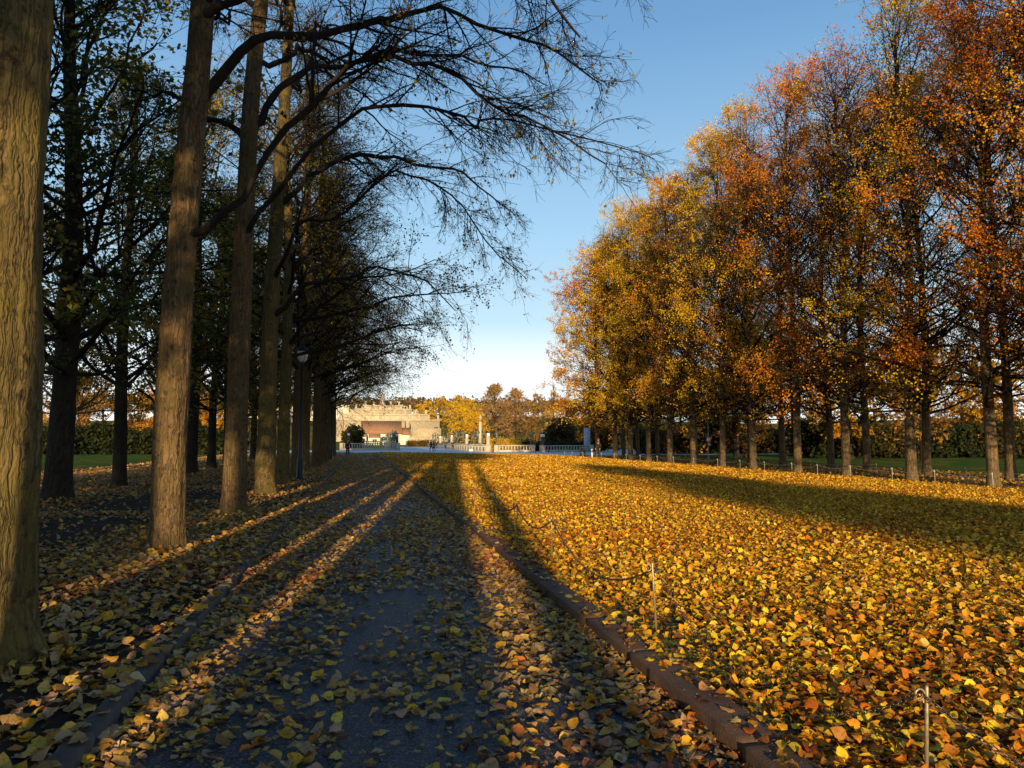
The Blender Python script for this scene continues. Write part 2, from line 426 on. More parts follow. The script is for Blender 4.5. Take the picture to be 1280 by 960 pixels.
leaf_object('fallen_leaves', [
    leaf_field('p', 21, -1.32, 1.93, 2, 16, 640, (.028, .092), .22, .004, True, .016, PAL_PATH, W_PATH, path_mask),
    leaf_field('x', 24, -1.32, 1.93, 2, 11, 900, (.006, .022), .3, .002, False, .004, PAL_PATH*.7, W_PATH, lambda x, y: np.clip(path_mask(x, y)+.1, 0, 1)),
    leaf_field('q', 22, -1.32, 1.93, 16, 45, 300, (.045, .095), .25, .004, False, .02, PAL_PATH, W_PATH, path_mask),
    leaf_field('r', 23, -1.32, 1.93, 45, 101, 60, (.09, .16), .3, .004, False, .03, PAL_PATH, W_PATH, path_mask)])
def verge_mask(x, y):
    p = fbm(x, y, 8, .9); d = np.exp(-((x+5.2)/1.1)**2)*np.clip((34-y)/14, 0, 1)
    return np.clip(.60+.38*p-.62*d, .04, 1)
leaf_object('fallen_leaves', [
    leaf_field('s', 31, -9, -1.46, 2, 18, 480, (.032, .105), .25, VERGE_Z, True, .02, PAL_PATH, W_PATH, verge_mask),
    leaf_field('t', 32, -16, -1.46, 18, 45, 140, (.07, .13), .26, VERGE_Z, False, .03, PAL_PATH, W_PATH, verge_mask),
    leaf_field('u', 33, -15, -1.48, 45, 101, 30, (.10, .18), .3, VERGE_Z, False, .03, PAL_PATH, W_PATH, None)])
# leaves lying on the two kerbs
leaf_object('fallen_leaves', [
    leaf_field('v', 41, 1.94, 2.20, 2, 30, 105, (.045, .095), .14, .098, True, .003, PAL_LAWN, W_LAWN, None),
    leaf_field('y', 43, 1.92, 2.13, 2, 12, 700, (.006, .022), .3, .094, False, .003, PAL_PATH*.6, W_PATH, lambda x, y: np.clip(.4+.8*fbm(x, y, 6, 5.0), .05, 1)),
    leaf_field('w', 42, -1.47, -1.34, 2, 30, 120, (.06, .11), .15, .095, True, .003, PAL_PATH, W_PATH, None)])

# leaves banked against the feet of the near trunks
def banks():
    out = []
    for k, (x, y, r) in enumerate([(-2.62, 6.0, .44), (-2.73, 11.6, .33), (-2.62, 16.6, .30), (-2.7, 22.6, .40), (-7.8, 21.6, .5)]):
        rg = np.random.default_rng(60+k); n = 150; a = rg.uniform(0, 6.28, n); d = r+np.abs(rg.normal(0, .13, n))
        out.append(scatter_leaves(rg, x+d*np.cos(a), y+d*np.sin(a), VERGE_Z+.06*np.exp(-(d-r)/.08), rg.uniform(.05, .10, n), rg.choice([.2, .5, .9], n), leafcols(rg, n, PAL_PATH, W_PATH), True, .03))
    leaf_object('fallen_leaves', out)
banks()
# grass blades beside the kerb and in gaps of the leaf cover
def grass():
    rng = np.random.default_rng(51); n = 15000
    x = 2.2+np.abs(rng.normal(0, .55, n)); y = 2.2+rng.random(n)**1.6*26
    k = in_view(x, y) & (fbm(x, y, 3, 1.7) < .12+.0*x); x, y = x[k], y[k]; n = len(x)
    a = rng.uniform(0, 6.28, n); h = rng.uniform(.02, .065, n); lean = rng.normal(0, .5, (n, 2))*h[:, None]; wd = .0028
    b0 = np.stack([x-np.cos(a)*wd, y-np.sin(a)*wd, np.full(n, LAWN_Z)], 1); b1 = np.stack([x+np.cos(a)*wd, y+np.sin(a)*wd, np.full(n, LAWN_Z)], 1)
    tp = np.stack([x+lean[:, 0], y+lean[:, 1], LAWN_Z+h], 1)
    V = np.stack([b0, b1, tp], 1).reshape(-1, 3)
    c = np.array([.075, .11, .022])*rng.uniform(.5, 1.3, (n, 1))*rng.uniform(.85, 1.2, (n, 3))
    stuff(link('grass', mk('grass', V, [np.arange(3*n).reshape(-1, 3)], M['leaf_crown'], False, np.repeat(c, 3, 0))))
grass()

# ------------------------------------------------------------------ ground, path, kerbs
def sheet(name, pts, z, mat, kind='structure'):
    V = [(x, y, z) for x, y in pts]; o = link(name, mk(name, V, [np.array([range(len(V))])], mat)); o['kind'] = kind; return o
# one ground sheet reaching the horizon, with the hill rising behind the terrace
def ground():
    xs = np.concatenate([np.linspace(-2500, -320, 9), np.linspace(-300, 300, 61), np.linspace(320, 2500, 9)])
    ys = np.concatenate([np.linspace(-400, -40, 7), np.linspace(-20, 600, 63), np.linspace(640, 4000, 12)])
    X, Y = np.meshgrid(xs, ys)
    def sm(t): t = np.clip(t, 0, 1); return t*t*(3-2*t)
    Z = -.05+sm((Y-300)/160)*11+sm((Y-520)/700)*34*(.8+.25*np.sin(X/170+1))-sm((Y-1500)/2000)*20
    V = np.stack([X, Y, Z], 2).reshape(-1, 3); nx = len(xs); ny = len(ys)
    i = np.arange(ny-1)[:, None]*nx+np.arange(nx-1)[None]
    F = np.stack([i, i+1, i+nx+1, i+nx], -1).reshape(-1, 4)
    struct(link('ground', mk('ground', V, [F], M['park'], True)))
ground()
sheet('path', [(-1.36, -60), (2.0, -60), (2.0, 102), (-1.36, 102)], 0, M['asphalt'])
sheet('lawn', [(2.1, -60), (20.3, -60), (20.3, 77), (14, 85.5), (8, 93.5), (2.1, 101.3)], LAWN_Z, M['lawn'])
sheet('verge', [(-16, -60), (-1.44, -60), (-1.44, 101), (-16, 101)], VERGE_Z, M['earth'])
sheet('verge', [(20.3, -20), (29, -20), (29, 80), (20.3, 77)], .0, M['lawn'])
sheet('grass_field', [(-75, 20), (-16, 20), (-16, 101), (-75, 101)], 0.0, M['green'])
sheet('grass_field', [(29, -10), (95, -10), (95, 80), (29, 80)], 0.0, M['green'])
sheet('terrace_pavement', [(-40, 102), (2.1, 102), (8, 94), (14, 86), (20.4, 77.5), (60, 78), (60, 104), (60, 131), (-40, 131)], -.012, M['paving'])
sheet('bridge_pavement', [(6.2, 131), (18, 131), (18, 205), (6.2, 205)], -.008, M['paving'])

def kerb(x0, x1, top, y0, y1, mat, seed, ln, bev, jit):
    rng = np.random.default_rng(seed); b = MB(); y = y0
    while y < y1:
        l = rng.uniform(*ln); d = rng.normal(0, jit); t = top+rng.normal(0, jit*.7); g = .011
        # each stone: a slightly worn block with a rough front edge
        n = max(3, int(l/.055)); ys = np.linspace(y+g, y+l-g, n); V = []; 
        for k, yy in enumerate(ys):
            e = .012 if k in (0, n-1) else 0
            j = rng.normal(0, .0022, 4)+(rng.random(4) < .06)*-.014
            V += [(x0+d+j[0]+e, yy, -.04), (x0+d+j[0]+e, yy, t-bev-e+j[1]), (x0+d+bev+j[2], yy, t-e*.5+j[1]*.5), (x1+d-bev, yy, t-e*.5+j[3]*.4), (x1+d-e, yy, t-bev), (x1+d-e, yy, -.04)]
        F = []
        for k in range(n-1):
            for i in range(5): F.append((6*k+i, 6*k+i+1, 6*k+7+i, 6*k+6+i))
        F.append(tuple(range(5, -1, -1))); F.append(tuple(range(6*n-6, 6*n)))
        b.add(V, F); y += l
    struct(b.ob('kerb', mat, None))
kerb(1.90, 2.13, .095, 1.0, 101, M['kerb'], 61, (1.0, 1.7), .008, .011)
kerb(-1.47, -1.345, .092, 1.0, 101, M['kerb_dark'], 62, (.5, 1.1), .022, .012)

# ------------------------------------------------------------------ trees
def grow(rng, P0, D, L, r0, r1, n, wob, up, pw=1.0):
    m = len(P0); P = np.zeros((m, n, 3)); P[:, 0] = P0; D = nz(D).copy(); st = (L/(n-1))[:, None]
    up = np.broadcast_to(np.asarray(up, float), (m,))
    for k in range(1, n):
        D = D+rng.normal(0, wob, (m, 3)); D[:, 2] += up/(n-1); D = nz(D); P[:, k] = P[:, k-1]+D*st
    t = np.linspace(0, 1, n)[None]**pw
    return P, r0[:, None]*(1-t)+r1[:, None]*t
def spawn(rng, P, Rr, per, tmin, tmax, alo, ahi, flat=0.0):
    m, n, _ = P.shape; idx = np.repeat(np.arange(m), per); c = len(idx)
    t = rng.uniform(tmin, tmax, c); f = t*(n-1); i = np.minimum(f.astype(int), n-2); fr = (f-i)[:, None]
    p = P[idx, i]*(1-fr)+P[idx, i+1]*fr; T = nz(P[idx, i+1]-P[idx, i])
    r = Rr[idx, i]*(1-fr[:, 0])+Rr[idx, i+1]*fr[:, 0]
    rv = rng.normal(0, 1, (c, 3)); rv[:, 2] *= (1-flat); N = nz(rv-(rv*T).sum(1, keepdims=True)*T)
    a = np.radians(rng.uniform(alo, ahi, c))[:, None]
    return p, nz(T*np.cos(a)+N*np.sin(a)), r, idx, t

def crown_leaves(rng, P, per, size, jit, tint, droop=.3):
    """small folded leaves scattered along twigs P (m,k,3); tint (m,3)"""
    m, n, _ = P.shape; idx = np.repeat(np.arange(m), per); c = len(idx)
    f = rng.uniform(.15, 1, c)*(n-1); i = np.minimum(f.astype(int), n-2); fr = (f-i)[:, None]
    p = P[idx, i]*(1-fr)+P[idx, i+1]*fr+rng.normal(0, jit, (c, 3))
    ax = rng.normal(0, 1, (c, 3)); ax[:, 2] -= droop; ax = nz(ax)
    sd = nz(np.cross(ax, rng.normal(0, 1, (c, 3)))); nr = np.cross(ax, sd)
    s = rng.uniform(size[0], size[1], c)[:, None]; h = rng.uniform(0, .35, (c, 1))
    V = np.stack([p-ax*s*.5, p-ax*s*.05+sd*s*.40+nr*s*h, p+ax*s*.5, p-ax*s*.05-sd*s*.40+nr*s*h], 1).reshape(-1, 3)
    b = np.arange(c)[:, None]*4
    F = np.concatenate([b+np.array([[0, 1, 2]]), b+np.array([[0, 2, 3]])])
    col = tint[idx]*rng.uniform(.80, 1.18, (c, 1))*rng.uniform(.94, 1.06, (c, 3))
    return V, F, np.repeat(np.clip(col, .004, .9), 4, 0)

def trunk_mesh(name, seed, H, r0, mat, lean=((0, 0), (0, 0)), sides=14, rings=26, rough=.05, flare=.5, top=.25, burls=(), wob=.1, ridges=0):
    """lean: offsets (dx,dy) at H/2 and at H"""
    rng = np.random.default_rng(seed)
    z = np.concatenate([[-.12], np.linspace(0, 1, rings)**1.5*H])
    t = np.clip(z/H, 0, 1)
    (ax, ay), (bx, by) = lean
    cx = ax*(4*t-4*t*t)+bx*(2*t*t-t); cy = ay*(4*t-4*t*t)+by*(2*t*t-t)
    ph = rng.uniform(0, 6.28, 4)
    cx = cx+wob*(np.sin(t*7+ph[0])-np.sin(ph[0]))*t; cy = cy+wob*(np.sin(t*6+ph[1])-np.sin(ph[1]))*t
    a = np.arange(sides)*2*math.pi/sides
    Z, A = np.meshgrid(z, a, indexing='ij'); Tt = np.clip(Z/H, 0, 1)
    rad = r0*(1-(1-top)*Tt**1.1)
    lob = 1+.35*np.sin(A*3+ph[2])+.25*np.sin(A*5+ph[3])
    rad = rad+r0*flare*np.exp(-np.maximum(Z, 0)/.22)*(.6+.5*lob)*.7
    rad = rad*(1+rough*fbm(A*1.0+np.sin(A), Z*.7, seed+1, 2.2))
    if ridges:
        tw = A+.25*np.sin(Z*.9)+.12*np.sin(Z*2.3+1)+.05*np.sin(Z*7+3*np.sin(A*2))
        rad = rad*(1+ridges*(np.abs(np.sin(tw*11+.6*np.sin(Z*3.1)))**.6-.5)+ridges*.8*fbm(A*7, Z*4, seed+2, 1.6, 3))
    for (ba, bz, bs, bh) in burls:
        d2 = ((np.angle(np.exp(1j*(A-ba)))*r0)**2+(Z-bz)**2)/bs**2; rad = rad+bh*(np.exp(-d2)-.7*np.exp(-d2*9))
    X = cx[:, None]+rad*np.cos(A); Y = cy[:, None]+rad*np.sin(A)
    V = np.stack([X, Y, Z], 2).reshape(-1, 3); k = len(z)
    i = np.arange(k-1)[:, None]*sides; q = np.arange(sides)[None]; q2 = (q+1) % sides
    F = np.stack([i+q, i+q2, i+sides+q2, i+sides+q], -1).reshape(-1, 4)
    cap = np.array([list(range((k-1)*sides, k*sides))])
    me = mk(name, V, [F, cap], mat, True)
    axis = lambda zz: np.stack([np.interp(zz, z, cx), np.interp(zz, z, cy), zz], -1)
    return me, axis, lambda zz: r0*(1-(1-top)*np.clip(zz/H, 0, 1)**1.1)

def tree_model(seed, H, r0, z0, width, nprim, pal, bark, leaf_n=14, leaf_s=(.09, .15), up=.5, elev=(5, 55), twig=M['twig'],
               trunk_kw={}, per2=(5, 8), per3=4, gap=.3, dens=lambda z, rng: 1.0, ltop=.35, tilt=0, drop=0.0, lim=None, twigs_per=0, shape=None, mainfrac=1.0):
    """returns trunk mesh, branch mesh, foliage mesh in local coordinates"""
    rng = np.random.default_rng(seed)
    tm, axis, rad = trunk_mesh('trunk', seed, H, r0, bark, **trunk_kw)
    z = z0+(H*.97-z0)*(np.sort(rng.random(nprim))**1.0)
    t = (z-z0)/(H-z0)
    prof = (shape(t) if shape else np.clip(1.15*np.sqrt(np.clip(1-t, 0, 1))*(0.72+.6*np.minimum(t, .4)), .12, 1))*width
    az = np.arange(nprim)*2.39996+rng.normal(0, .5, nprim)
    el = np.radians(elev[0]+(elev[1]-elev[0])*t+rng.normal(0, 9, nprim))
    D = np.stack([np.cos(az)*np.cos(el), np.sin(az)*np.cos(el), np.sin(el)], 1)
    L = prof*rng.uniform(.75, 1.15, nprim)
    pr = np.clip(rad(z)*.42, .02, .13)*rng.uniform(.6, 1.1, nprim)
    P1, R1 = grow(rng, axis(z), D, L, pr, np.full(nprim, .012), 8, .13, up)
    per = rng.integers(per2[0], per2[1]+1, nprim)
    p, d, r, i1, tt = spawn(rng, P1, R1, per, .22, 1, 25, 65, .35)
    L2 = L[i1]*(.5-.25*tt)*rng.uniform(.7, 1.3, len(i1))+.25
    P2, R2 = grow(rng, p, d, L2, np.minimum(r*.6, .035), np.full(len(p), .006), 6, .17, up*.5-drop)
    p, d, r, i2, tt = spawn(rng, P2, R2, np.full(len(P2), per3), .25, 1, 25, 70, .2)
    L3 = np.clip(L2[i2]*.5, .2, .9)*rng.uniform(.6, 1.3, len(i2))
    P3, R3 = grow(rng, p, d, L3, np.minimum(r*.6, .012), np.full(len(p), .0035), 4, .2, -drop)
    parts = [tube(P1, R1, 6), tube(P2, R2, 4), tube(P3, R3, 3)]
    if twigs_per:
        p, d, r, i3, tt = spawn(rng, P3, R3, np.full(len(P3), twigs_per), .2, 1, 25, 60, .2)
        P4, R4 = grow(rng, p, d, rng.uniform(.12, .4, len(p)), np.full(len(p), .004), np.full(len(p), .002), 3, .2, -drop)
        parts.append(tube(P4, R4, 3))
    bV, bF = join(parts)
    bm = mk('branches', bV, bF, twig)
    fm = None
    if leaf_n:
        pal = np.asarray(pal)
        # colour and gap drift over the whole crown as large clumps
        c3 = P3.mean(1)
        n1 = fbm(c3[:, 0]*.8+c3[:, 2]*.35, c3[:, 1]*.8-c3[:, 2]*.5, seed+5, .9, 2); n2 = fbm(c3[:, 0]+c3[:, 2], c3[:, 1]-c3[:, 2]*.8, seed+9, 1.1, 2)
        ci = np.clip(((n1*.42+.5+rng.normal(0, .07, len(c3)))*len(pal)).astype(int), 0, len(pal)-1)
        dn = np.array([dens(zz, rng) for zz in c3[:, 2]])*np.clip(1.15-gap+1.5*n2, .04, 2.2)
        per = rng.poisson(leaf_n*dn)
        V, F, C = crown_leaves(rng, P3, per, leaf_s, .10, pal[ci])
        fm = mk('foliage', V, [F], M['leaf_crown'], False, C)
    return tm, bm, fm

def place_tree(name, model, label, cat, loc, rz=0, sc=1, group=None, color=None, kids=('trunk', 'branches', 'foliage'), zs=1):
    t = thing(name, label, cat, loc, rz, group); t.scale = (sc, sc, sc*zs)
    for k, me in zip(kids, model):
        if me is None: continue
        o = link(k, me, t)
        if k == 'foliage' and color is not None: o.color = (*color, 1)
    return t

RUST = [(.48, .13, .015), (.60, .19, .018), (.68, .25, .02), (.72, .33, .022), (.66, .23, .02), (.54, .16, .018), (.40, .11, .016)]
GOLD = [(.62, .24, .018), (.74, .38, .022), (.82, .50, .028), (.82, .53, .032), (.72, .32, .02), (.54, .18, .018)]
OLIVE = [(.10, .12, .022), (.16, .16, .03), (.07, .095, .02), (.26, .20, .035), (.05, .075, .018)]
YELL = [(.36, .24, .03), (.46, .31, .03), (.30, .17, .022), (.24, .19, .03), (.20, .10, .02)]
ovoid = lambda t: np.clip(1.35*np.clip(1.03-t, 0, 1)**.36*(.46+1.2*np.minimum(t, .45)), .25, 1)

# ---- right-hand double row of limes in autumn colour
right_models = []
for k, (pal, H, wd, gp) in enumerate([(RUST, 19.2, 5.0, .28), (GOLD, 18.8, 5.1, .20), (RUST, 18.4, 4.8, .38), (GOLD, 18.8, 5.1, .28)]):
    right_models.append(tree_model(100+k, H, .195, 2.7, wd, 74, pal, M['bark_right'], leaf_n=15.5, leaf_s=(.055, .105), up=.7, elev=(8, 70),
        twig=M['twig'], per2=(5, 8), per3=5, gap=gp, trunk_kw=dict(sides=14, rings=24, wob=.18), shape=ovoid,
        dens=lambda z, rng: .9 if z > 5 else .7))
right_models.append(tree_model(110, 18.6, .195, 2.9, 5.0, 84, GOLD[1:5]+RUST[2:5], M['bark_right'], leaf_n=12, leaf_s=(.085, .15), up=.6, elev=(0, 66), per2=(5, 8), per3=5, gap=.12, trunk_kw=dict(sides=14, rings=24, wob=.18),
    shape=lambda t: np.clip(1.35*np.clip(1.03-t, 0, 1)**.40*(.62+.9*np.minimum(t, .4)), .25, 1)))
RX = 21.8; rng = np.random.default_rng(5)
ry = [10.6, 14.5, 18.4, 22.25, 26.2, 30.1, 34.1, 38.1, 42.1, 46.3, 50.3, 54.2, 58.2, 62.2, 66.3]
pick = [0, 3, 2, 0, 3, 2, 0, 3, 1, 2, 1, 1, 3, 4, 4]
look = ['rust and amber', 'amber and gold', 'thin russet', 'copper brown', 'sparse rust', 'golden brown', 'orange', 'thin copper', 'bright yellow', 'russet orange', 'amber', 'golden yellow', 'brown and yellow', 'dark orange', 'bright gold']
for k, y in enumerate(ry):
    n = k+1
    where = ORD[k]+' trunk from the camera in the far lawn row' if k < 14 else 'last trunk of the far lawn row, beside the bin'
    place_tree('lime_tree', right_models[pick[k]], f'{look[k]} lime, {where}', 'tree',
               (RX+rng.normal(0, .12), y+rng.normal(0, .1), -.03), rng.uniform(0, 6.28), rng.uniform(.99, 1.06), 'limes of the row along the far side of the lawn',
               np.array((1, rng.uniform(.84, 1.0)+.008*k, 1))*rng.uniform(.92, 1.14), zs=.93+.004*k)
ry2 = [13.5, 17.5, 21.5, 25.5, 29.5, 33.7, 37.5, 41.5, 45.8, 49.8, 53.8, 57.8, 61.8, 66.0, 70]
for k, y in enumerate(ry2):
    place_tree('lime_tree', right_models[4 if k > 12 else (k*3+1) % 4], f'shaded dark-trunked lime, {ORD[k]} from the camera in the rear lime row', 'tree',
               (25.6+rng.normal(0, .15), y+rng.normal(0, .15), -.03), rng.uniform(0, 6.28), rng.uniform(.98, 1.05), 'limes of the rear row beyond the lawn',
               np.array((.95, .86, .9))*rng.uniform(.85, 1.05), zs=.92)

# ---- left-hand front row beside the path
LX = -2.72
bare = dict(twig=M['twig'], up=-.15, elev=(28, 65), per2=(8, 12), per3=6, gap=.45, leaf_s=(.06, .10), twigs_per=3, drop=.4)
lshape = lambda t: np.clip(1.0-.95*t, .14, 1)
left_models = [
    tree_model(200, 19.5, .24, 4.4, 7.2, 52, YELL, M['bark'], leaf_n=6.5, trunk_kw=dict(sides=22, rings=40, rough=.06, wob=.2), shape=lshape, dens=lambda z, r: 1.3 if z < 9 else .5, **bare),
    tree_model(201, 20.0, .23, 4.6, 7.0, 52, YELL, M['bark_moss'], leaf_n=8, trunk_kw=dict(sides=22, rings=40, rough=.07, wob=.2), shape=lshape, dens=lambda z, r: 1.4 if z < 9 else .5, **bare)]

def limb_set(seed, limbs, leafc, nleaf, r1=.012):
    """custom limbs given as control points (local), with their own side branches and twigs"""
    rng = np.random.default_rng(seed); parts = []; P3s = []
    for pts, r0, per, down in limbs:
        pts = np.asarray(pts, float); n = 26
        t = np.linspace(0, len(pts)-1, n); seg = np.minimum(t.astype(int), len(pts)-2); fr = (t-seg)[:, None]
        pm = pts[np.maximum(seg-1, 0)]; pa = pts[seg]; pb = pts[seg+1]; pc = pts[np.minimum(seg+2, len(pts)-1)]
        C = .5*(2*pa+(pb-pm)*fr+(2*pm-5*pa+4*pb-pc)*fr**2+(3*pa-pm-3*pb+pc)*fr**3)
        tk = np.linspace(0, 1, n); amp = np.minimum(1, tk*5)[:, None]*np.minimum(1, (1-tk)*6)[:, None]
        C += amp*sum(a*np.sin(tk[:, None]*f+rng.uniform(0, 6.28, 3)) for a, f in ((.10, 9), (.07, 17), (.045, 31))); C[1:-1] += rng.normal(0, .022, (n-2, 3))
        P1 = C[None]; R1 = ((r0*(1-tk)**.85+r1)*(1+.4*np.exp(-tk*16))*(1+rng.normal(0, .05, n)))[None]
        parts.append(tube(P1, R1, 10))
        p, d, r, i1, tt = spawn(rng, P1, R1, np.array([per]), .30, 1, 18, 55, .45)
        L2 = (2.7-1.5*tt)*rng.uniform(.45, 1.15, len(p))
        P2, R2 = grow(rng, p, d, L2, np.minimum(r*.55, .032), np.full(len(p), .005), 8, .12, -.05-down*.5, .8)
        p, d, r, i2, tt = spawn(rng, P2, R2, np.full(len(P2), 8), .15, 1, 20, 60, .3)
        L3 = np.clip(L2[i2]*.42, .2, 1.1)*rng.uniform(.5, 1.3, len(p))
        P3, R3 = grow(rng, p, d, L3, np.minimum(r*.6, .010), np.full(len(p), .0032), 6, .14, -down)
        p, d, r, i3, tt = spawn(rng, P3, R3, np.full(len(P3), 4), .15, 1, 25, 60, .2)
        P4, R4 = grow(rng, p, d, rng.uniform(.10, .42, len(p)), np.full(len(p), .0042), np.full(len(p), .0022), 4, .16, -down*.5)
        parts += [tube(P2, R2, 5), tube(P3, R3, 4), tube(P4, R4, 3)]; P3s.append(P4)
    V, F = join(parts); bm = mk('branches', V, F, M['twig'])
    V, F, C = crown_leaves(rng, np.concatenate(P3s), rng.poisson(nleaf, sum(len(p) for p in P3s)), (.05, .095), .03, np.asarray(leafc)[rng.integers(0, len(leafc), sum(len(p) for p in P3s))], 1.2)
    return bm, mk('foliage', V, [F], M['leaf_crown'], False, C)

YG = [(.42, .34, .05), (.36, .30, .05), (.28, .16, .03), (.22, .10, .025)]
def near_tree(seed, x, y, H, r, lean, mat, burls, limbs, label, upper_seed, ridges=.022, nleaf=.22):
    t = thing('lime_tree', label, 'tree', (x, y, 0), 0, 'limes of the front row beside the path')
    tm, axis, rad = trunk_mesh('trunk', seed, H, r, mat, lean=lean, sides=72, rings=190, rough=.10, flare=.55, top=.35, burls=burls, wob=.13, ridges=ridges)
    link('trunk', tm, t)
    LL = []
    for z0, pts, r0, per, down in limbs:
        s = axis(np.array([z0]))[0]; LL.append(([s]+[np.array(p)-np.array((x, y, 0)) for p in pts], r0, per, down))
    # high procedural limbs above the frame
    rg = np.random.default_rng(upper_seed)
    for k in range(9):
        z = rg.uniform(7.5, H*.9); a = rg.uniform(0, 6.28); l = rg.uniform(2.2, 3.6)*(1.15-.5*z/H); s = axis(np.array([z]))[0]
        q = [s+np.array((math.cos(a)*l*f, math.sin(a)*l*f, l*(.55*f-.1*f*f))) for f in (.35, .7, 1.0)]
        LL.append(([s]+q, .055, 7, .25))
    bm, fm = limb_set(seed+7, LL, YG, nleaf)
    link('branches', bm, t); link('foliage', fm, t)
    return t

near_tree(301, -2.65, 6.0, 17, .345, ((.10, .05), (.35, .3)), M['bark_moss'], [(4.2, 2.55, .16, .05), (5.3, 1.1, .14, .04), (4.9, 3.6, .12, .05)],
    [(6.2, [(-1.6, 6.6, 7.2), (-.2, 7.6, 7.9), (1.4, 8.6, 7.9), (2.9, 9.5, 7.2)], .07, 16, .35),
     (7.6, [(-1.4, 7.2, 9.2), (.6, 8.6, 9.8), (2.6, 9.6, 9.2)], .07, 14, .35)],
    'thick mossy lime trunk cut by the left picture edge, first beside the path', 11)
near_tree(302, -2.73, 11.6, 18, .235, ((.12, 0), (.5, .2)), M['bark'], [(4.75, 3.9, .13, .045), (4.4, 5.3, .15, .05), (5.2, 2.2, .12, .03), (4.9, 6.9, .2, .05)],
    [(4.55, [(-2.05, 11.3, 4.95), (-1.35, 11.1, 5.75), (-.42, 11.0, 7.0), (.26, 11.0, 7.42), (.95, 11.2, 7.45), (1.95, 11.5, 7.2), (2.95, 11.9, 6.9), (4.2, 12.3, 6.55)], .045, 36, .42),
     (6.6, [(-1.9, 11.9, 7.6), (-.6, 12.4, 8.7), (1.0, 13, 9.4), (3.0, 13.6, 9.5), (4.8, 14.2, 9.0)], .075, 24, .35),
     (8.2, [(-1.6, 11.2, 9.2), (.4, 11, 10.1), (2.4, 11, 10.0), (4.0, 11.2, 9.4)], .07, 20, .35)],
    'slim ridged lime trunk lit down one side, second of the row beside the path', 12)
near_tree(303, -2.62, 16.6, 18.5, .24, ((.28, 0), (1.0, .2)), M['bark'], [(4.6, 2.0, .15, .04), (5.0, 5.0, .15, .05)],
    [(5.9, [(-2.1, 16.2, 6.6), (-1.0, 16, 8.0), (.05, 16, 8.68), (1.45, 16, 8.92), (2.25, 16.1, 8.70), (2.9, 16.2, 9.05), (4.4, 16.4, 9.0), (6.6, 16.8, 8.7)], .044, 38, .42),
     (8.4, [(-1.6, 16.8, 9.6), (0, 17.2, 10.7), (2.2, 17.6, 11.2), (4.6, 18, 10.8)], .075, 22, .35)],
    'lime leaning towards the path with a sunlit foot, third of the path row', 13)
near_tree(304, -2.70, 22.6, 19, .27, ((.1, 0), (.4, .2)), M['bark_moss'], [(4.7, .9, .3, .13), (5.4, 1.6, .22, .09), (4.4, 2.4, .2, .07), (4.9, 4.2, .2, .06)],
    [(6.3, [(-2.2, 21.8, 7.1), (-1.8, 21.4, 7.8), (-.55, 21, 7.9), (.32, 21, 8.85), (1.0, 21, 9.3), (2.4, 21, 9.0), (3.35, 21.2, 7.55), (4.8, 21.5, 6.5)], .044, 40, .5),
     (5.2, [(-1.6, 22.2, 6.0), (-.3, 22, 6.6), (1.2, 22.2, 6.7), (2.8, 22.5, 5.6)], .06, 26, .6),
     (8.6, [(-1.2, 22.8, 9.8), (.6, 23, 10.6), (3.0, 23.4, 10.3), (5.0, 24, 9.2)], .075, 26, .4)],
    'stout knobbly lime trunk with burls at its foot, fourth of the row beside the path', 14, nleaf=.45)
rng = np.random.default_rng(15)
lrow = [28.3, 33.7, 39.4, 45.2, 50.8, 56.3, 61.9, 67.5, 73.1, 78.7]
lnote = ['mossy foot lit by the sun', 'slim straight trunk', 'dark rough trunk', 'dense low twigs', 'yellowing low leaves', 'a drooping crown', 'a shaded trunk', 'brown twigs', 'thin high twigs', 'twigs hanging over the terrace edge']
for k, y in enumerate(lrow):
    place_tree('lime_tree', left_models[(k+1) % 2], f'half-bare lime with {lnote[k]}, {ORD[k+4]} of the row beside the path', 'tree', (LX+rng.normal(0, .06), y, 0),
               rng.uniform(0, 6.28), rng.uniform(.95, 1.05), 'limes of the front row beside the path', (1, 1, 1))
high_model = tree_model(210, 22.6, .30, 17.2, 3.2, 40, YELL, M['bark'], leaf_n=7, trunk_kw=dict(sides=18, rings=30, rough=.06, wob=.12), dens=lambda z, r: 1.3, **bare)  # bare trunk and raised crown shaped to let low sun reach the lawn
# the same row goes on behind the viewer and shades the path
for k, y in enumerate([.3, -5.3, -10.9, -16.5, -22.1, -27.7, -86, -92, -98, -104, -110, -116]):  # the farthest cluster is added to cast a shadow band on the lawn
    place_tree('lime_tree', high_model, 'unseen lime in line with the front row behind the viewer, shading path and lawn', 'tree', (-2.79 if k == 0 else -2.72+rng.normal(0, .03), y, 0),
               rng.uniform(0, 6.28), 1.0, 'limes behind the viewer', (1, 1, 1))

for x, y in [(-5.3, -33.7), (-5.35, -39.4)]:  # thick trunks added out of view to block sun streaks on the path
    place_tree('lime_tree', high_model, 'added unseen lime between the rows, its thick trunk blocking sun on the path', 'tree', (x, y, 0), 1.0, 1.75, 'limes behind the viewer', (1, 1, 1), zs=1/1.75)
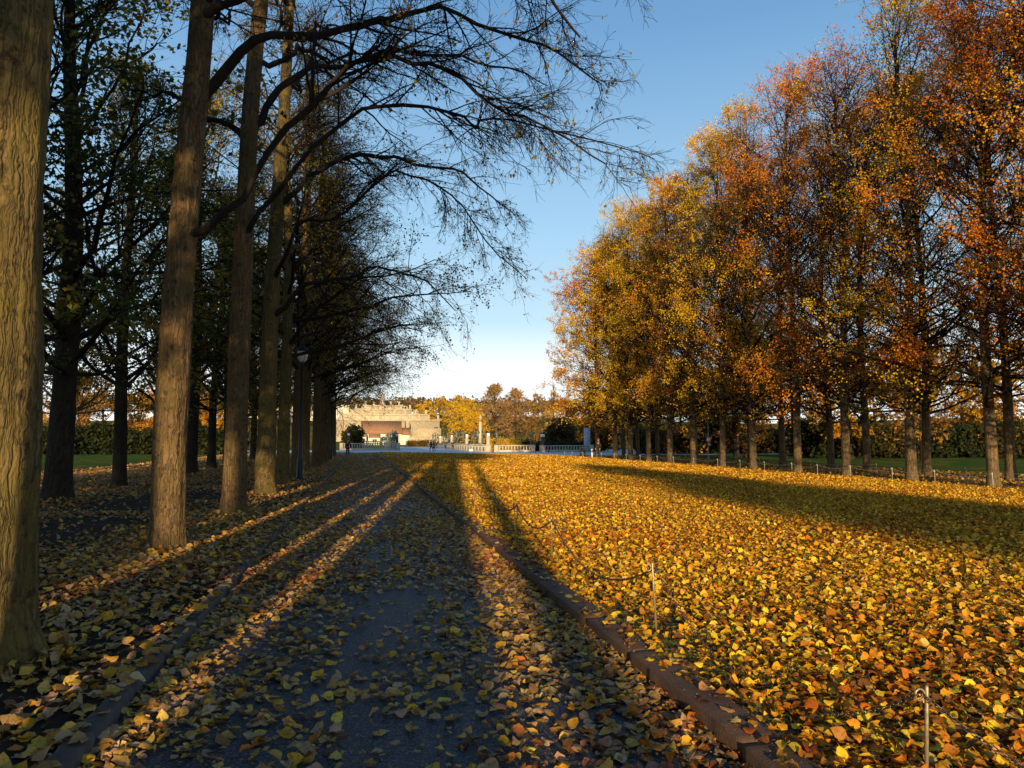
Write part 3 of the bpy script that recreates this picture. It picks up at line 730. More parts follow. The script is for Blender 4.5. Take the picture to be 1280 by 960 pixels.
# ---- left-hand second row, still partly green
green_models = [
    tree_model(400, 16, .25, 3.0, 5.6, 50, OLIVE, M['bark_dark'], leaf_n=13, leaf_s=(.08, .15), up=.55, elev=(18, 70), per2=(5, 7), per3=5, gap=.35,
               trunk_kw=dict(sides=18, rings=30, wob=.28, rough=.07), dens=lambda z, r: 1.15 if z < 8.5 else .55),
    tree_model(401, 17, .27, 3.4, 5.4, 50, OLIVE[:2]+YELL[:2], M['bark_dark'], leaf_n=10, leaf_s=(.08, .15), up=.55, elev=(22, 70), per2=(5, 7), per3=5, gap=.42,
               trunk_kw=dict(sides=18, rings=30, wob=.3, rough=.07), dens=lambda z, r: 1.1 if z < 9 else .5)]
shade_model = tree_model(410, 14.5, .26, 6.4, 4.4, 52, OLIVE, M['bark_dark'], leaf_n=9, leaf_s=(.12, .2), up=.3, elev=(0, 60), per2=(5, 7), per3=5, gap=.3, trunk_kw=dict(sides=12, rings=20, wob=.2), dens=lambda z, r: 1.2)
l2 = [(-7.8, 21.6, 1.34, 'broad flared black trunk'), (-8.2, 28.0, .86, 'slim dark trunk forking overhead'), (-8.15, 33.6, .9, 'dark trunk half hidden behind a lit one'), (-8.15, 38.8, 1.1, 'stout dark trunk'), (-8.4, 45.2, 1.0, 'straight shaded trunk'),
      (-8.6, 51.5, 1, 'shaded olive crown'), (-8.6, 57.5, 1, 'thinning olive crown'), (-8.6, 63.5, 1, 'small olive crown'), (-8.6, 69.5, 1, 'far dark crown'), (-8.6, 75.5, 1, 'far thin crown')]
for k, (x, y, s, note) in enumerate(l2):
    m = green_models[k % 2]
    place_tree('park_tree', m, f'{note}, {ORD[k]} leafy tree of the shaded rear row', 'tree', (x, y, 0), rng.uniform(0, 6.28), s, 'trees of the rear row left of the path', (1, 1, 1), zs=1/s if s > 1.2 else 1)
for x, y, s in [(-13.5, 30, .8), (-14.5, 40, .85), (-8.2, 16.0, .95)]:
    place_tree('park_tree', green_models[int(y) % 2], {16.0: 'olive-leaved tree beside the thick mossy trunk at the left edge', 24: 'olive-leaved tree deep in shade, nearest the viewer', 30: 'olive-leaved tree deep in shade with a thin trunk', 40: 'olive-leaved tree deep in shade with a spreading crown', 52: 'farthest olive-leaved tree before the dark hedge'}[y], 'tree',
               (x, y, 0), rng.uniform(0, 6.28), s, 'trees deeper in the shade')

for k, (x, y) in enumerate([(-8.3, 10), (-8.2, 4.5), (-8.2, -1), (-8.2, -6.5), (-8.2, -11), (-5.72, -9.5), (-14.5, 12), (-14.5, 3), (-14.5, -8), (-14.5, -18), (-14.5, -28), (-14.6, -38), (-14.8, -46), (-14.8, -53), (-14.8, -60), (-14.8, -67), (-14, 18)]):  # dense trees added out of view to keep sun off trunks and verge
    place_tree('park_tree', shade_model, 'added unseen leafy tree outside the view, shading trunks and verge', 'tree', (x, y, 0), rng.uniform(0, 6.28), .97, 'added leafy trees out of view', (1, 1, 1))
# ------------------------------------------------------------------ chain fences
def rod_mesh():
    b = MB(); b.lathe([(.0095, -.05), (.0095, .55), (.006, .562)], 8); return b.mesh('rod', M['rod'], True)
def eye_mesh():
    b = MB(); pts = [(-.012-.026*(1-math.cos(a))*.98, 0, .52+.026*math.sin(a)) for a in np.linspace(0, 2*math.pi*1.02, 16)]
    b.tube(pts, .0055, 6); return b.mesh('eyelet', M['rod'], True)
RODM, EYEM = rod_mesh(), eye_mesh()
RODD = RODM.copy(); RODD.materials[0] = M['rod_dark']
ZINM = RODM.copy(); ZINM.materials[0] = M['zinc']
EYEZ = EYEM.copy(); EYEZ.materials[0] = M['zinc']
near_y = [3.12, 5.75, 9.48, 11.67, 14.2, 16.35, 18.8, 21.3, 23.9, 27.0, 30, 33, 36, 39, 42, 45, 48, 51, 54, 57, 60]
near_x = [2.60, 2.36, 2.46, 2.45, 2.54, 2.46]
tops = []
for k, y in enumerate(near_y):
    x = near_x[k] if k < 6 else 2.5+.04*math.sin(k*2.1)
    what = 'dark thin iron' if k == 4 else 'thin rusty iron'
    t = thing('fence_post', f'{what} rod post on the lawn edge, {ORD[k]} along the near kerb', 'fence post', (x, y, LAWN_Z-(.16 if k == 0 else 0)), R(25*math.sin(k*3.3)), 'rod posts of the chain fence beside the near kerb')
    t.rotation_euler = (R(3*math.sin(k*5.1)), R(3.5*math.sin(k*2.7+1)), t.rotation_euler[2])
    link('eyelet', EYEM, link('rod', RODD if k == 4 else RODM, t))
    tops.append(Vector((x, y, LAWN_Z+.525-(.16 if k == 0 else 0))))
def link_mesh():
    n, s, a, b, r = 10, 5, .019, .011, .0032
    P = np.array([[(a*math.cos(q), b*math.sin(q), 0) for q in np.linspace(0, 2*math.pi, n, endpoint=False)]])
    V = []; F = []
    for i in range(n):
        q = 2*math.pi*i/n; c = np.array((a*math.cos(q), b*math.sin(q), 0)); nrm = nz(np.array((math.cos(q), math.sin(q)*1.5, 0)))
        for j in range(s):
            e = 2*math.pi*j/s; V.append(c+nrm*r*math.cos(e)+np.array((0, 0, r*math.sin(e))))
    for i in range(n):
        for j in range(s): F.append((i*s+j, ((i+1) % n)*s+j, ((i+1) % n)*s+(j+1) % s, i*s+(j+1) % s))
    return np.array(V), np.array(F)
LV, LF = link_mesh()
def chain(a, b, sag, mat, detailed, label, group, floor=LAWN_Z+.03):
    n = 60; t = np.linspace(0, 1, n)
    a = np.array(a); b = np.array(b)
    P = a[None]*(1-t)[:, None]+b[None]*t[:, None]; P[:, 2] -= sag*4*t*(1-t); P[:, 2] = np.maximum(P[:, 2], floor)
    if not detailed:
        V, Q = tube(P[None, ::4], np.full((1, len(P[::4])), .006), 4)
        return tag(link('chain', mk('chain', V, [Q], mat)), label, 'chain', group)
    d = np.concatenate([[0], np.cumsum(np.linalg.norm(np.diff(P, axis=0), axis=1))]); m = int(d[-1]/.029); s = (np.arange(m)+.5)*.029
    C = np.stack([np.interp(s, d, P[:, i]) for i in range(3)], 1); T = nz(np.gradient(C, axis=0))
    A = nz(np.cross(T, [0, 0, 1.])); B = np.cross(T, A)
    odd = (np.arange(m) % 2)[:, None]; th = .5
    A2 = np.where(odd, A*math.cos(th)+B*math.sin(th), -A*math.sin(th)+B*math.cos(th)); B2 = np.cross(T, A2)
    V = C[:, None]+LV[None, :, 0:1]*T[:, None]+LV[None, :, 1:2]*A2[:, None]+LV[None, :, 2:3]*B2[:, None]
    F = (LF[None]+(np.arange(m)*len(LV))[:, None, None]).reshape(-1, 4)
    return tag(link('chain', mk('chain', V.reshape(-1, 3), [F], mat, True)), label, 'chain', group)
CG = 'chain spans hanging between the near kerb posts'
chain(tops[0], tops[0]+Vector((1.15, -1.5, -.30)), .12, M['chain'], True, 'steel link chain leading out of the bottom right corner from the nearest rod post', 'chain', CG) if False else None
for k in range(len(tops)):
    if k == 0:
        chain(tops[0], tops[0]+Vector((.95, -1.6, -.05)), .30, M['chain'], True, 'steel link chain running from the nearest rod post out of the picture', CG)
    if k+1 < len(tops):
        chain(tops[k], tops[k+1], [.48, .36, .22, .18, .16][k] if k < 5 else .16, M['chain'], k < 5,
              f'sagging steel chain between the {ORD[k]} and {ORD[k+1]} rod posts of the near kerb', CG)
prev = None; 
for k, y in enumerate([10.5, 13.1, 15.7, 18.2, 20.8, 23.2, 25.5, 28.0, 30.2, 32.4, 34.8, 37.2, 40, 43, 46, 49, 52, 55, 58, 61, 64, 67, 70, 73]):
    t = thing('fence_post', f'pale zinc rod post, {ORD[k]} from the camera along the far lawn edge', 'fence post', (20.3+.06*math.sin(k*2.2), y, 0), 0, 'pale posts along the far lawn edge')
    link('eyelet', EYEZ, link('rod', ZINM, t))
    tp = Vector((t.location.x, y, .525))
    if prev: chain(prev, tp, .14, M['zinc'], False, f'thin pale chain between the {ORD[k-1]} and {ORD[k]} posts of the far lawn edge', 'chain spans along the far lawn edge')
    prev = tp
prev = None
for k, y in enumerate([20.5, 25.4, 30.6, 35.8, 41, 46.2, 51.4, 56.6, 61.8]):
    t = thing('fence_post', f'grey rod post between the two lime rows beyond the lawn, {ORD[k]} from the camera', 'fence post', (23.6, y, 0), 0, 'grey posts between the two lime rows')
    link('eyelet', EYEZ, link('rod', ZINM, t))
    tp = Vector((23.6, y, .525))
    if prev: chain(prev, tp, .14, M['zinc'], False, f'thin grey chain from the {ORD[k-1]} to the {ORD[k]} post between the lime rows', 'chain spans between the lime rows')
    prev = tp

# ------------------------------------------------------------------ lamps
def park_lamp(x, y, label):
    t = thing('street_lamp', label, 'street lamp', (x, y, 0), 0, 'lantern lamps among the front row of limes')
    MB().lathe([(.17, 0), (.17, .12), (.13, .16), (.12, .85), (.085, .95), (.075, 2.0), (.055, 4.55), (.09, 4.6), (.09, 4.66), (.05, 4.70), (.05, 4.78)], 12).ob('pole', M['iron'], t, True)
    l = MB().lathe([(.09, 4.78), (.17, 4.86), (.215, 5.02), (.225, 5.16), (.21, 5.24)], 16).ob('lantern_globe', M['glass'], t, True)
    f = MB()
    for k in range(4):
        a = k*math.pi/2+.5; f.tube([(.095*math.cos(a), .095*math.sin(a), 4.77), (.176*math.cos(a), .176*math.sin(a), 4.86), (.222*math.cos(a), .222*math.sin(a), 5.02), (.232*math.cos(a), .232*math.sin(a), 5.16), (.215*math.cos(a), .215*math.sin(a), 5.25)], .011, 5)
    f.ob('lantern_frame', M['iron'], l)
    MB().lathe([(.25, 5.23), (.25, 5.26), (.19, 5.36), (.08, 5.44), (.05, 5.50), (.02, 5.58)], 16).ob('lantern_cap', M['iron'], t, True)
park_lamp(-2.40, 31.0, 'black lamp post with milky lantern globe between the sixth and seventh path trunks')
park_lamp(-2.42, 63.0, 'small distant black lamp post with milky globe far down the path tree row')
t = thing('street_lamp', 'slim grey pole with a small white lamp head among the far lime trunks', 'street lamp', (23.2, 46.9, 0))
MB().lathe([(.07, 0), (.07, .4), (.045, .45), (.035, 3.6)], 10).ob('pole', simple('grey_pole', (.22, .22, .21), .5), t, True)
MB().lathe([(.02, 1.56), (.085, 1.62), (.10, 1.72), (.085, 1.82), (.02, 1.88)], 12).ob('lamp_head', M['plain_w'], t, True)

# ------------------------------------------------------------------ people and statues: one skinned body each
def skin_body(name, J, bones, mat, parent=None, levels=1, loc=None):
    names = list(J); V = [J[n][:3] for n in names]; ix = {n: i for i, n in enumerate(names)}
    me = bpy.data.meshes.new(name); me.from_pydata(V, [(ix[a], ix[b]) for a, b in bones], [])
    o = link(name, me, parent, loc)
    md = o.modifiers.new('skin', 'SKIN'); md.use_smooth_shade = True; md.branch_smoothing = .3
    for n in names:
        r = J[n][3:]; sv = me.skin_vertices[0].data[ix[n]]; sv.radius = (r[0], r[-1])
    me.skin_vertices[0].data[0].use_root = True
    sb = o.modifiers.new('sub', 'SUBSURF'); sb.levels = levels; sb.render_levels = levels
    me.materials.append(mat); return o
def joints(st=.3, arm=(.12, .12), bend=.2, turn=0):
    """standing or striding adult, 1.74 m, facing -Y; st = stride in metres, arm = forward swing of the left and right hand"""
    J = {'pelvis': (0, 0, .93, .125, .10), 'waist': (0, 0, 1.08, .115, .09), 'chest': (0, .0, 1.28, .15, .105), 'neck': (0, -.01, 1.48, .055), 'head_low': (0, -.025, 1.56, .07, .08), 'head': (0, -.025, 1.67, .078, .09), 'crown': (0, -.02, 1.73, .05)}
    for s, sx in (('l', 1), ('r', -1)):
        f = st*.5*sx
        J['hip_'+s] = (.095*sx, 0, .86, .095); J['knee_'+s] = (.10*sx, -f*.55-.02, .48, .062); J['ankle_'+s] = (.10*sx, -f, .085, .04); J['toe_'+s] = (.11*sx, -f-.15, .04, .036)
        a = arm[0] if sx > 0 else arm[1]
        J['shoulder_'+s] = (.19*sx, 0, 1.40, .062); J['elbow_'+s] = (.24*sx, .03-a*.3, 1.13, .045); J['wrist_'+s] = (.25*sx, -a-bend*.2, .90, .032); J['hand_'+s] = (.245*sx, -a-bend*.25-.02, .80, .034)
    return J
BONES = [('pelvis', 'waist'), ('waist', 'chest'), ('chest', 'neck'), ('neck', 'head_low'), ('head_low', 'head'), ('head', 'crown')]
for s in 'lr': BONES += [('pelvis', 'hip_'+s), ('hip_'+s, 'knee_'+s), ('knee_'+s, 'ankle_'+s), ('ankle_'+s, 'toe_'+s), ('chest', 'shoulder_'+s), ('shoulder_'+s, 'elbow_'+s), ('elbow_'+s, 'wrist_'+s), ('wrist_'+s, 'hand_'+s)]
CLOTH = {}
def cloth(c):
    if c not in CLOTH: CLOTH[c] = simple('cloth', c, .9, .2, 14, .1)
    return CLOTH[c]
def person(x, y, z, rz, label, coat, legs, hair, st=.3, arm=(.12, -.12), longcoat=0, group=None):
    J = joints(st, arm)
    o = skin_body('person', J, BONES, M['skin'], None, 2, (x, y, z)); o.rotation_euler = (0, 0, rz); tag(o, label, 'person', group)
    f = 1.22
    up = [n for n in J if n.split('_')[0] in ('pelvis', 'waist', 'chest', 'shoulder', 'elbow', 'wrist')]
    JJ = {n: (*J[n][:3], *[r*f+.008 for r in J[n][3:]]) for n in up}
    if longcoat: JJ['hem'] = (0, .02, .93-longcoat, .17, .14)
    bb = [b for b in BONES if b[0] in JJ and b[1] in JJ]+([('pelvis', 'hem')] if longcoat else [])
    skin_body('jacket', JJ, bb, cloth(coat), o, 2)
    low = [n for n in J if n.split('_')[0] in ('pelvis', 'hip', 'knee', 'ankle')]
    JL = {n: (*J[n][:3], *[r*1.2+.008 for r in J[n][3:]]) for n in low}
    skin_body('trousers', JL, [b for b in BONES if b[0] in JL and b[1] in JL], cloth(legs), o, 2)
    for s in 'lr':
        a = J['ankle_'+s]; tt = J['toe_'+s]
        skin_body('shoe', {'heel': (a[0], a[1]+.05, .05, .048), 'mid': (a[0], a[1]-.04, .05, .05), 'toe': (tt[0], tt[1], .04, .042)}, [('heel', 'mid'), ('mid', 'toe')], cloth((.02, .02, .02)), o, 1)
    b = MB(); b.lathe([(.088, 1.66), (.098, 1.70), (.085, 1.765), (.05, 1.795), (.01, 1.80)], 12, (0, -.01)); b.ob('hair', cloth(hair), o, True)
    return o
person(-1.40, 81.5, 0, R(180), 'person in a dark blue jacket walking away on the leafy path by the tree row', (.012, .018, .055), (.012, .012, .016), (.05, .035, .02), .25)
person(10.9, 117.5, 0, R(75), 'person in black striding across the grey paving left of the bridge wall', (.010, .010, .014), (.010, .011, .016), (.02, .015, .01), .55, (.2, -.2), .3)
person(11.35, 118.0, 0, R(80), 'dark-clothed person walking close beside the striding one on the grey paving', (.014, .014, .018), (.012, .012, .015), (.06, .04, .02), .35, (.15, -.15))
person(16.2, 133.5, 0, R(190), 'dark-clothed person standing by the bridge wall near the tall pale column', (.012, .012, .014), (.012, .012, .014), (.03, .02, .015), .12)
person(15.6, 139.5, 0, R(100), 'small dark figure of a person on the bridge with a brown coat', (.05, .035, .025), (.02, .02, .025), (.03, .02, .015), .3)
person(15.0, 150.5, 0, R(170), 'person in a black coat farther along the bridge beside the statues', (.01, .01, .012), (.012, .012, .015), (.02, .015, .01), .2, (.1, .1), .3)
person(15.7, 174, 0, R(10), 'farthest dark person on the bridge near the low brown hedge', (.015, .013, .013), (.015, .015, .02), (.02, .015, .01), .2)
person(21.0, 64.0, 0, R(-60), 'fair-haired person in a dark brown coat by the far lawn row and bin', (.045, .028, .018), (.03, .022, .02), (.45, .33, .18), .2, (.1, .1), .35)
person(6.9, 178, 0, R(20), 'tiny person in an ochre jacket at the far left end of the bridge', (.25, .14, .05), (.03, .03, .04), (.05, .03, .02), .25)

# ------------------------------------------------------------------ terrace walls, bridge, statues
def balustrade(label, x0, y0, length, h, rz, mat, cap=.16, step=.42, piers=True):
    t = thing('stone_balustrade', label, 'balustrade', (x0, y0, 0), rz, 'pale stone terrace walls')
    b = MB(); b.box(0, length, -.16, .16, -.05, .30, .02); b.ob('plinth', mat, t)
    b = MB(); b.box(-.02, length+.02, -.19, .19, h-cap, h, .025); b.ob('rail', mat, t)
    n = int((length-1.2)/step); bm = None
    for k in range(n):
        if bm is None:
            m = MB(); m.box(-.085, .085, -.10, .10, .298, h-cap+.004, .015); bm = m.mesh('baluster', mat)
        link('baluster', bm, t, (.6+(k+.5)*(length-1.2)/n, 0, 0))
    for x in (0.3, length-.3):
        m = MB(); m.box(x-.32, x+.32, -.24, .24, -.05, h+.06, .02); m.ob('pier', mat, t)
    return t
balustrade('sunlit pale stone balustrade with open balusters to the right of the bridge mouth', 18.6, 104.3, 6.0, 1.0, 0, M['granite'])
balustrade('shaded stone balustrade running right behind the dark lamp post', 25.4, 104.6, 8.2, .95, R(2), M['granite'])
balustrade('shaded grey stone balustrade on the left side of the bridge mouth', -3.6, 131, 10.2, 1.2, 0, M['granite'])
balustrade('second grey stone balustrade behind the left terrace wall, beneath the dark shrub', -1.5, 146, 8.0, 1.55, 0, M['granite'])
def parapet(label, x, y0, y1, h):
    t = thing('bridge_parapet', label, 'parapet', (x, y0, 0), 0, 'bridge parapets')
    L = y1-y0; MB().box(-.4, .4, 0, L, -.05, h-.14, .02).ob('wall', M['granite'], t)
    MB().box(-.46, .46, -.05, L+.05, h-.142, h, .03).ob('coping', M['plateau2'], t)
    n = int(L/3.1); pm = None
    for k in range(n):
        if pm is None:
            m = MB(); m.box(-.43, .43, -.75, .75, .12, h-.36, .02); pm = m.mesh('panel', mk_stone('panel_granite', (.36, .31, .24)))
        link('panel', pm, t, (0, (k+.5)*L/n, 0))
t_r = parapet('right-hand sunlit bridge parapet of pale granite panels carrying the statues', 17.9, 105.0, 200, 1.05)
t_l = parapet('left-hand shaded bridge parapet carrying the dark statues', 6.3, 131.6, 200, 1.15)
def pillar_lamp(x, y, z0, label, lit, pale):
    t = thing('lantern_pillar', label, 'lantern', (x, y, z0), 0, 'square lantern pillars on the terrace and bridge walls')
    mt = M['granite'] if pale else M['kerb_dark']  # left-hand pillars get darker stone: shade put into their colour
    MB().box(-.24, .24, -.24, .24, 0, 1.15, .03).box(-.28, .28, -.28, .28, 1.148, 1.24, .02).ob('shaft', mt, t)
    lg = MB().box(-.22, .22, -.22, .22, 1.238, 1.66, .01).ob('lantern_glass', M['glass'], t)
    f = MB()
    for sx in (-1, 1):
        for sy in (-1, 1): f.box(sx*.225-.02, sx*.225+.02, sy*.225-.02, sy*.225+.02, 1.236, 1.68)
    f.ob('lantern_frame', M['bronze'], lg)
    MB().box(-.30, .30, -.30, .30, 1.678, 1.76, .03).box(-.18, .18, -.18, .18, 1.758, 1.84, .03).ob('lantern_cap', M['iron'], t)
for x, y, z, lb in [(17.95, 105.6, 1.05, 'pale lantern pillar at the near corner of the bridge wall'), (17.9, 127.2, 1.05, 'pale lantern pillar on the bridge wall right of the standing person'), (17.9, 149, 1.05, 'small pale lantern pillar midway along the sunlit bridge wall'), (17.9, 171, 1.05, 'farthest lantern pillar on the sunlit bridge wall')]:
    pillar_lamp(x, y, z, lb, 1, True)
for x, y, z, lb in [(6.3, 134.5, 1.15, 'dark lantern pillar at the near end of the left bridge wall'), (6.3, 158, 1.15, 'dark lantern pillar halfway along the left bridge wall'), (-2.1, 131, 1.26, 'lantern pillar on the left balustrade above the person in blue')]:
    pillar_lamp(x, y, z, lb, 0, False)
t = thing('lantern_pillar', 'tall dark lamp pillar with square white lantern before the shaded balustrade', 'lantern', (24.3, 98.5, 0), 0, 'square lantern pillars on the terrace and bridge walls')
MB().box(-.26, .26, -.26, .26, -.02, .95, .03).ob('plinth', M['granite'], t)
MB().box(-.20, .20, -.20, .20, .948, 2.05, .02).box(-.32, .32, -.32, .32, 2.048, 2.12, .02).ob('shaft', M['kerb_dark'], t)
MB().box(-.24, .24, -.24, .24, 2.118, 2.55, .01).ob('lantern_glass', M['glass'], t)
MB().box(-.36, .36, -.36, .36, 2.548, 2.63, .03).box(-.22, .22, -.22, .22, 2.628, 2.74, .04).ob('lantern_cap', M['iron'], t)
for sx, nm in ((-1.0, 'left'), (.85, 'right')):
    p = thing('bollard_post', f'thin dark pole standing just {nm} of the tall dark lamp pillar', 'pole', (24.3+sx, 98.5, 0), 0, 'thin dark poles beside the lamp pillar')
    MB().lathe([(.06, -.02), (.06, .3), (.035, .34), (.035, 2.2), (.05, 2.22), (.05, 2.3)], 8).ob('shaft', M['iron'], p, True)

def statue(x, y, z, rz, pose, label, sc=1.15, mat=None, group='bronze figures on the bridge walls'):
    J = joints(.25 if pose != 'stride' else .7, (.1, .1)); B = list(BONES)
    def mv(n, p): J[n] = (*p, *J[n][3:])
    if pose == 'arms_up':
        for s, sx in (('l', 1), ('r', -1)):
            mv('elbow_'+s, (.33*sx, -.05, 1.62)); mv('wrist_'+s, (.20*sx, -.06, 1.86)); mv('hand_'+s, (.14*sx, -.06, 1.94))
    if pose == 'folded':
        for s, sx in (('l', 1), ('r', -1)):
            mv('elbow_'+s, (.27*sx, -.12, 1.16)); mv('wrist_'+s, (.04*sx, -.22, 1.22)); mv('hand_'+s, (-.06*sx, -.22, 1.25))
    if pose == 'bend':
        for n, p in {'waist': (0, -.12, 1.04), 'chest': (0, -.36, 1.10), 'neck': (0, -.55, 1.05), 'head_low': (0, -.62, .98), 'head': (0, -.68, .90), 'crown': (0, -.70, .84)}.items(): mv(n, p)
        for s, sx in (('l', 1), ('r', -1)):
            mv('shoulder_'+s, (.19*sx, -.44, 1.08)); mv('elbow_'+s, (.22*sx, -.62, .84)); mv('wrist_'+s, (.2*sx, -.70, .62)); mv('hand_'+s, (.2*sx, -.72, .54))
    if pose == 'arc':
        for n, p in {'waist': (0, .10, 1.08), 'chest': (0, .06, 1.30), 'neck': (0, -.10, 1.46), 'head_low': (0, -.17, 1.50), 'head': (0, -.27, 1.52), 'crown': (0, -.33, 1.51)}.items(): mv(n, p)
        for s, sx in (('l', 1), ('r', -1)):
            mv('shoulder_'+s, (.19*sx, -.02, 1.40)); mv('elbow_'+s, (.30*sx, .14, 1.20)); mv('wrist_'+s, (.40*sx, .34, 1.12)); mv('hand_'+s, (.44*sx, .42, 1.10))
            mv('knee_'+s, (.14*sx, -.25*sx, .50)); mv('ankle_'+s, (.16*sx, -.42*sx, .09)); mv('toe_'+s, (.17*sx, -.42*sx-.14, .05))
    t = thing('bronze_statue', label, 'statue', (x, y, z), rz, group, sc)
    skin_body('figure', J, B, mat or M['bronze'], t, 2, (0, 0, .10))
    MB().box(-.30, .30, -.32, .32, -.02, .105, .02).ob('base', mat or M['bronze'], t)
    return t
statue(19.0, 104.3, 1.05, R(180), 'folded', 'bronze figure with folded arms on the wall right of the near lantern pillar', 1.1)
statue(24.3, 104.3, 1.05, R(90), 'arc', 'dark bronze figure arching backwards on the right end pier of the sunlit balustrade', 1.1)
poses = ['arms_up', 'folded', 'stride', 'bend', 'plain', 'arc']
sy = [110.5, 115.2, 119, 121.8, 132, 136.5, 141, 145, 153.5, 159, 164.5, 177, 183, 189]
for k, y in enumerate(sy):
    statue(17.9, y, 1.05, R([90, 180, 270, 120, 0][k % 5]), poses[k % 6], f'weathered bronze statue, {ORD[k]} from the near corner on the sunlit bridge wall', 1.35)
for k, y in enumerate([138, 141.5, 145, 149, 153, 162, 167, 172, 178, 184, 190]):
    statue(6.3, y, 1.15, R([270, 0, 180, 60][k % 4]), poses[(k+2) % 6], f'shadowed bronze statue, {ORD[k]} from the near end on the left bridge wall', 1.3)
# tall pale column with a figure on top
t = thing('stone_column', 'tall tapering pale stone column topped by a figure, behind the bridge wall', 'column', (19.9, 125, 0))
MB().box(-.75, .75, -.75, .75, -.05, .9, .04).ob('plinth', M['granite'], t)
MB().lathe([(.40, .898), (.38, 1.2), (.30, 3.4), (.24, 4.7), (.27, 4.76), (.27, 4.86)], 14).ob('shaft', M['plateau2'], t, True)
f = skin_body('figure', joints(.1, (.1, .1)), BONES, M['plateau2'], t, 2, (0, 0, 4.85)); f.scale = (.85, .85, .72)
# pale upright slab, bin, post and bag
t = thing('stone_gatepost', 'tall flat pale grey slab standing upright left of the far lawn trees', 'stone slab', (33.6, 108, 0))
MB().box(-.42, .42, -.3, .3, -.05, 3.55, .03).ob('slab', M['slab'], t); MB().box(-.6, .6, -.45, .45, -.04, .16, .03).ob('footing', M['granite'], t)
t = thing('litter_bin', 'dark litter bin with flat lid at the end of the far lime row', 'litter bin', (20.6, 67.6, 0))
MB().lathe([(.24, 0), (.25, .05), (.28, .74), (.26, .75)], 16).ob('bin_body', M['iron'], t, True)
MB().lathe([(.31, .90), (.31, .94), (.12, .99), (.02, 1.0)], 16).ob('lid', M['kerb_dark'], t, True)
f = MB()
for k in range(3):
    a = k*2.09; f.tube([(.25*math.cos(a), .25*math.sin(a), .74), (.27*math.cos(a), .27*math.sin(a), .91)], .014, 6)
f.ob('lid_bracket', M['iron'], t)
t = thing('marker_post', 'short white marker post between the litter bin and a lime trunk', 'post', (21.0, 66.0, 0))
MB().lathe([(.075, 0), (.075, .78), (.055, .84), (.01, .86)], 12).ob('shaft', M['plain_w'], t, True)
MB().lathe([(.079, .62), (.079, .70)], 12).ob('band', M['kerb_dark'], t, True)
bagV = MB(); bagV.lathe([(.10, 0), (.20, .04), (.24, .14), (.19, .26), (.07, .32), (.10, .37), (.03, .38)], 12)
me = bagV.mesh('white_bag', M['plain_w'], True)
o = link('white_bag', me, None, (16.5, 112.5, -.012)); tag(o, 'small crumpled white bag lying on the grey paving before the bridge wall', 'bag')
for v in me.vertices: v.co.x *= 1.5+.3*math.sin(v.co.z*30); v.co.y *= .9+.25*math.sin(v.co.x*25)

# ------------------------------------------------------------------ hedges and shrubs (leaf-clump bodies)
def leaf_cloud(name, seed, pts, per, jit, size, pal, obj=None):
    rng = np.random.default_rng(seed); pal = np.asarray(pal)
    P = np.stack([pts, pts+rng.normal(0, .15, pts.shape)], 1)
    n = fbm(pts[:, 0]*1.0+pts[:, 2], pts[:, 1]-pts[:, 2]*.7, seed, .55, 3)
    ci = np.clip(((n*.45+.5+rng.normal(0, .1, len(pts)))*len(pal)).astype(int), 0, len(pal)-1)
    V, F, C = crown_leaves(rng, P, np.full(len(pts), per), size, jit, pal[ci], .2)
    return mk(name, V, [F], M['leaf_crown'], False, C)
def stems(seed, pts, h, r=.03):
    rng = np.random.default_rng(seed); m = len(pts); D = rng.normal(0, .25, (m, 3)); D[:, 2] = 1
    P, Rr = grow(rng, pts, D, np.full(m, h)*rng.uniform(.6, 1, m), np.full(m, r), np.full(m, .008), 5, .12, .2); V, Q = tube(P, Rr, 5); return mk('stems', V, [Q], M['twig'])
def hedge(label, x0, x1, y, depth, h, pal, seed, n, size, group=None, cat='hedge'):
    rng = np.random.default_rng(seed); x = rng.uniform(x0, x1, n); yy = rng.uniform(-depth/2, depth/2, n); u = rng.random(n)
    top = h*(.82+.22*fbm(x, x*0, seed, .55)); z = top*u**.7; xc = (x0+x1)/2
    t = thing('hedge', label, cat, (xc, y, 0), 0, group)
    pts = np.stack([x-xc, yy, z], 1)
    link('foliage', leaf_cloud('foliage', seed, pts, 7, .28, size, pal), t)
    s = np.stack([rng.uniform(x0, x1, int((x1-x0)*1.5))-xc, rng.uniform(-depth/3, depth/3, int((x1-x0)*1.5)), np.zeros(int((x1-x0)*1.5))], 1)
    link('stems', stems(seed, s, h*.85), t); return t
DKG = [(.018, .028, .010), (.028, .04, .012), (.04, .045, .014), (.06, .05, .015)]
BRN = [(.10, .055, .018), (.16, .09, .02), (.22, .13, .025), (.07, .05, .02)]
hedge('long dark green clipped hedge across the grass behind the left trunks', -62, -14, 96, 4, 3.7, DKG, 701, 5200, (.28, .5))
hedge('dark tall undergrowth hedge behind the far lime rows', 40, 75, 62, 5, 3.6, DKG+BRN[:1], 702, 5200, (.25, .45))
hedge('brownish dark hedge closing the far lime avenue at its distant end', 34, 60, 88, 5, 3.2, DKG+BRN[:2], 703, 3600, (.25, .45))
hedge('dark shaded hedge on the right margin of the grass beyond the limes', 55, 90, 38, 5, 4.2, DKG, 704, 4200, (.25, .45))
hedge('low brown hedge across the far end of the bridge', 12.5, 21, 207, 2, 1.6, BRN, 705, 900, (.2, .35))
hedge('low bright yellow hedge behind the sunlit bridge wall', 18.8, 24, 112, 1.4, 1.7, [(.6, .38, .03), (.7, .46, .03)], 706, 800, (.12, .25))
hedge('low dark hedge behind the sunlit balustrade', 24.3, 36, 113, 2.5, 1.5, DKG+BRN[:1], 707, 900, (.2, .35))
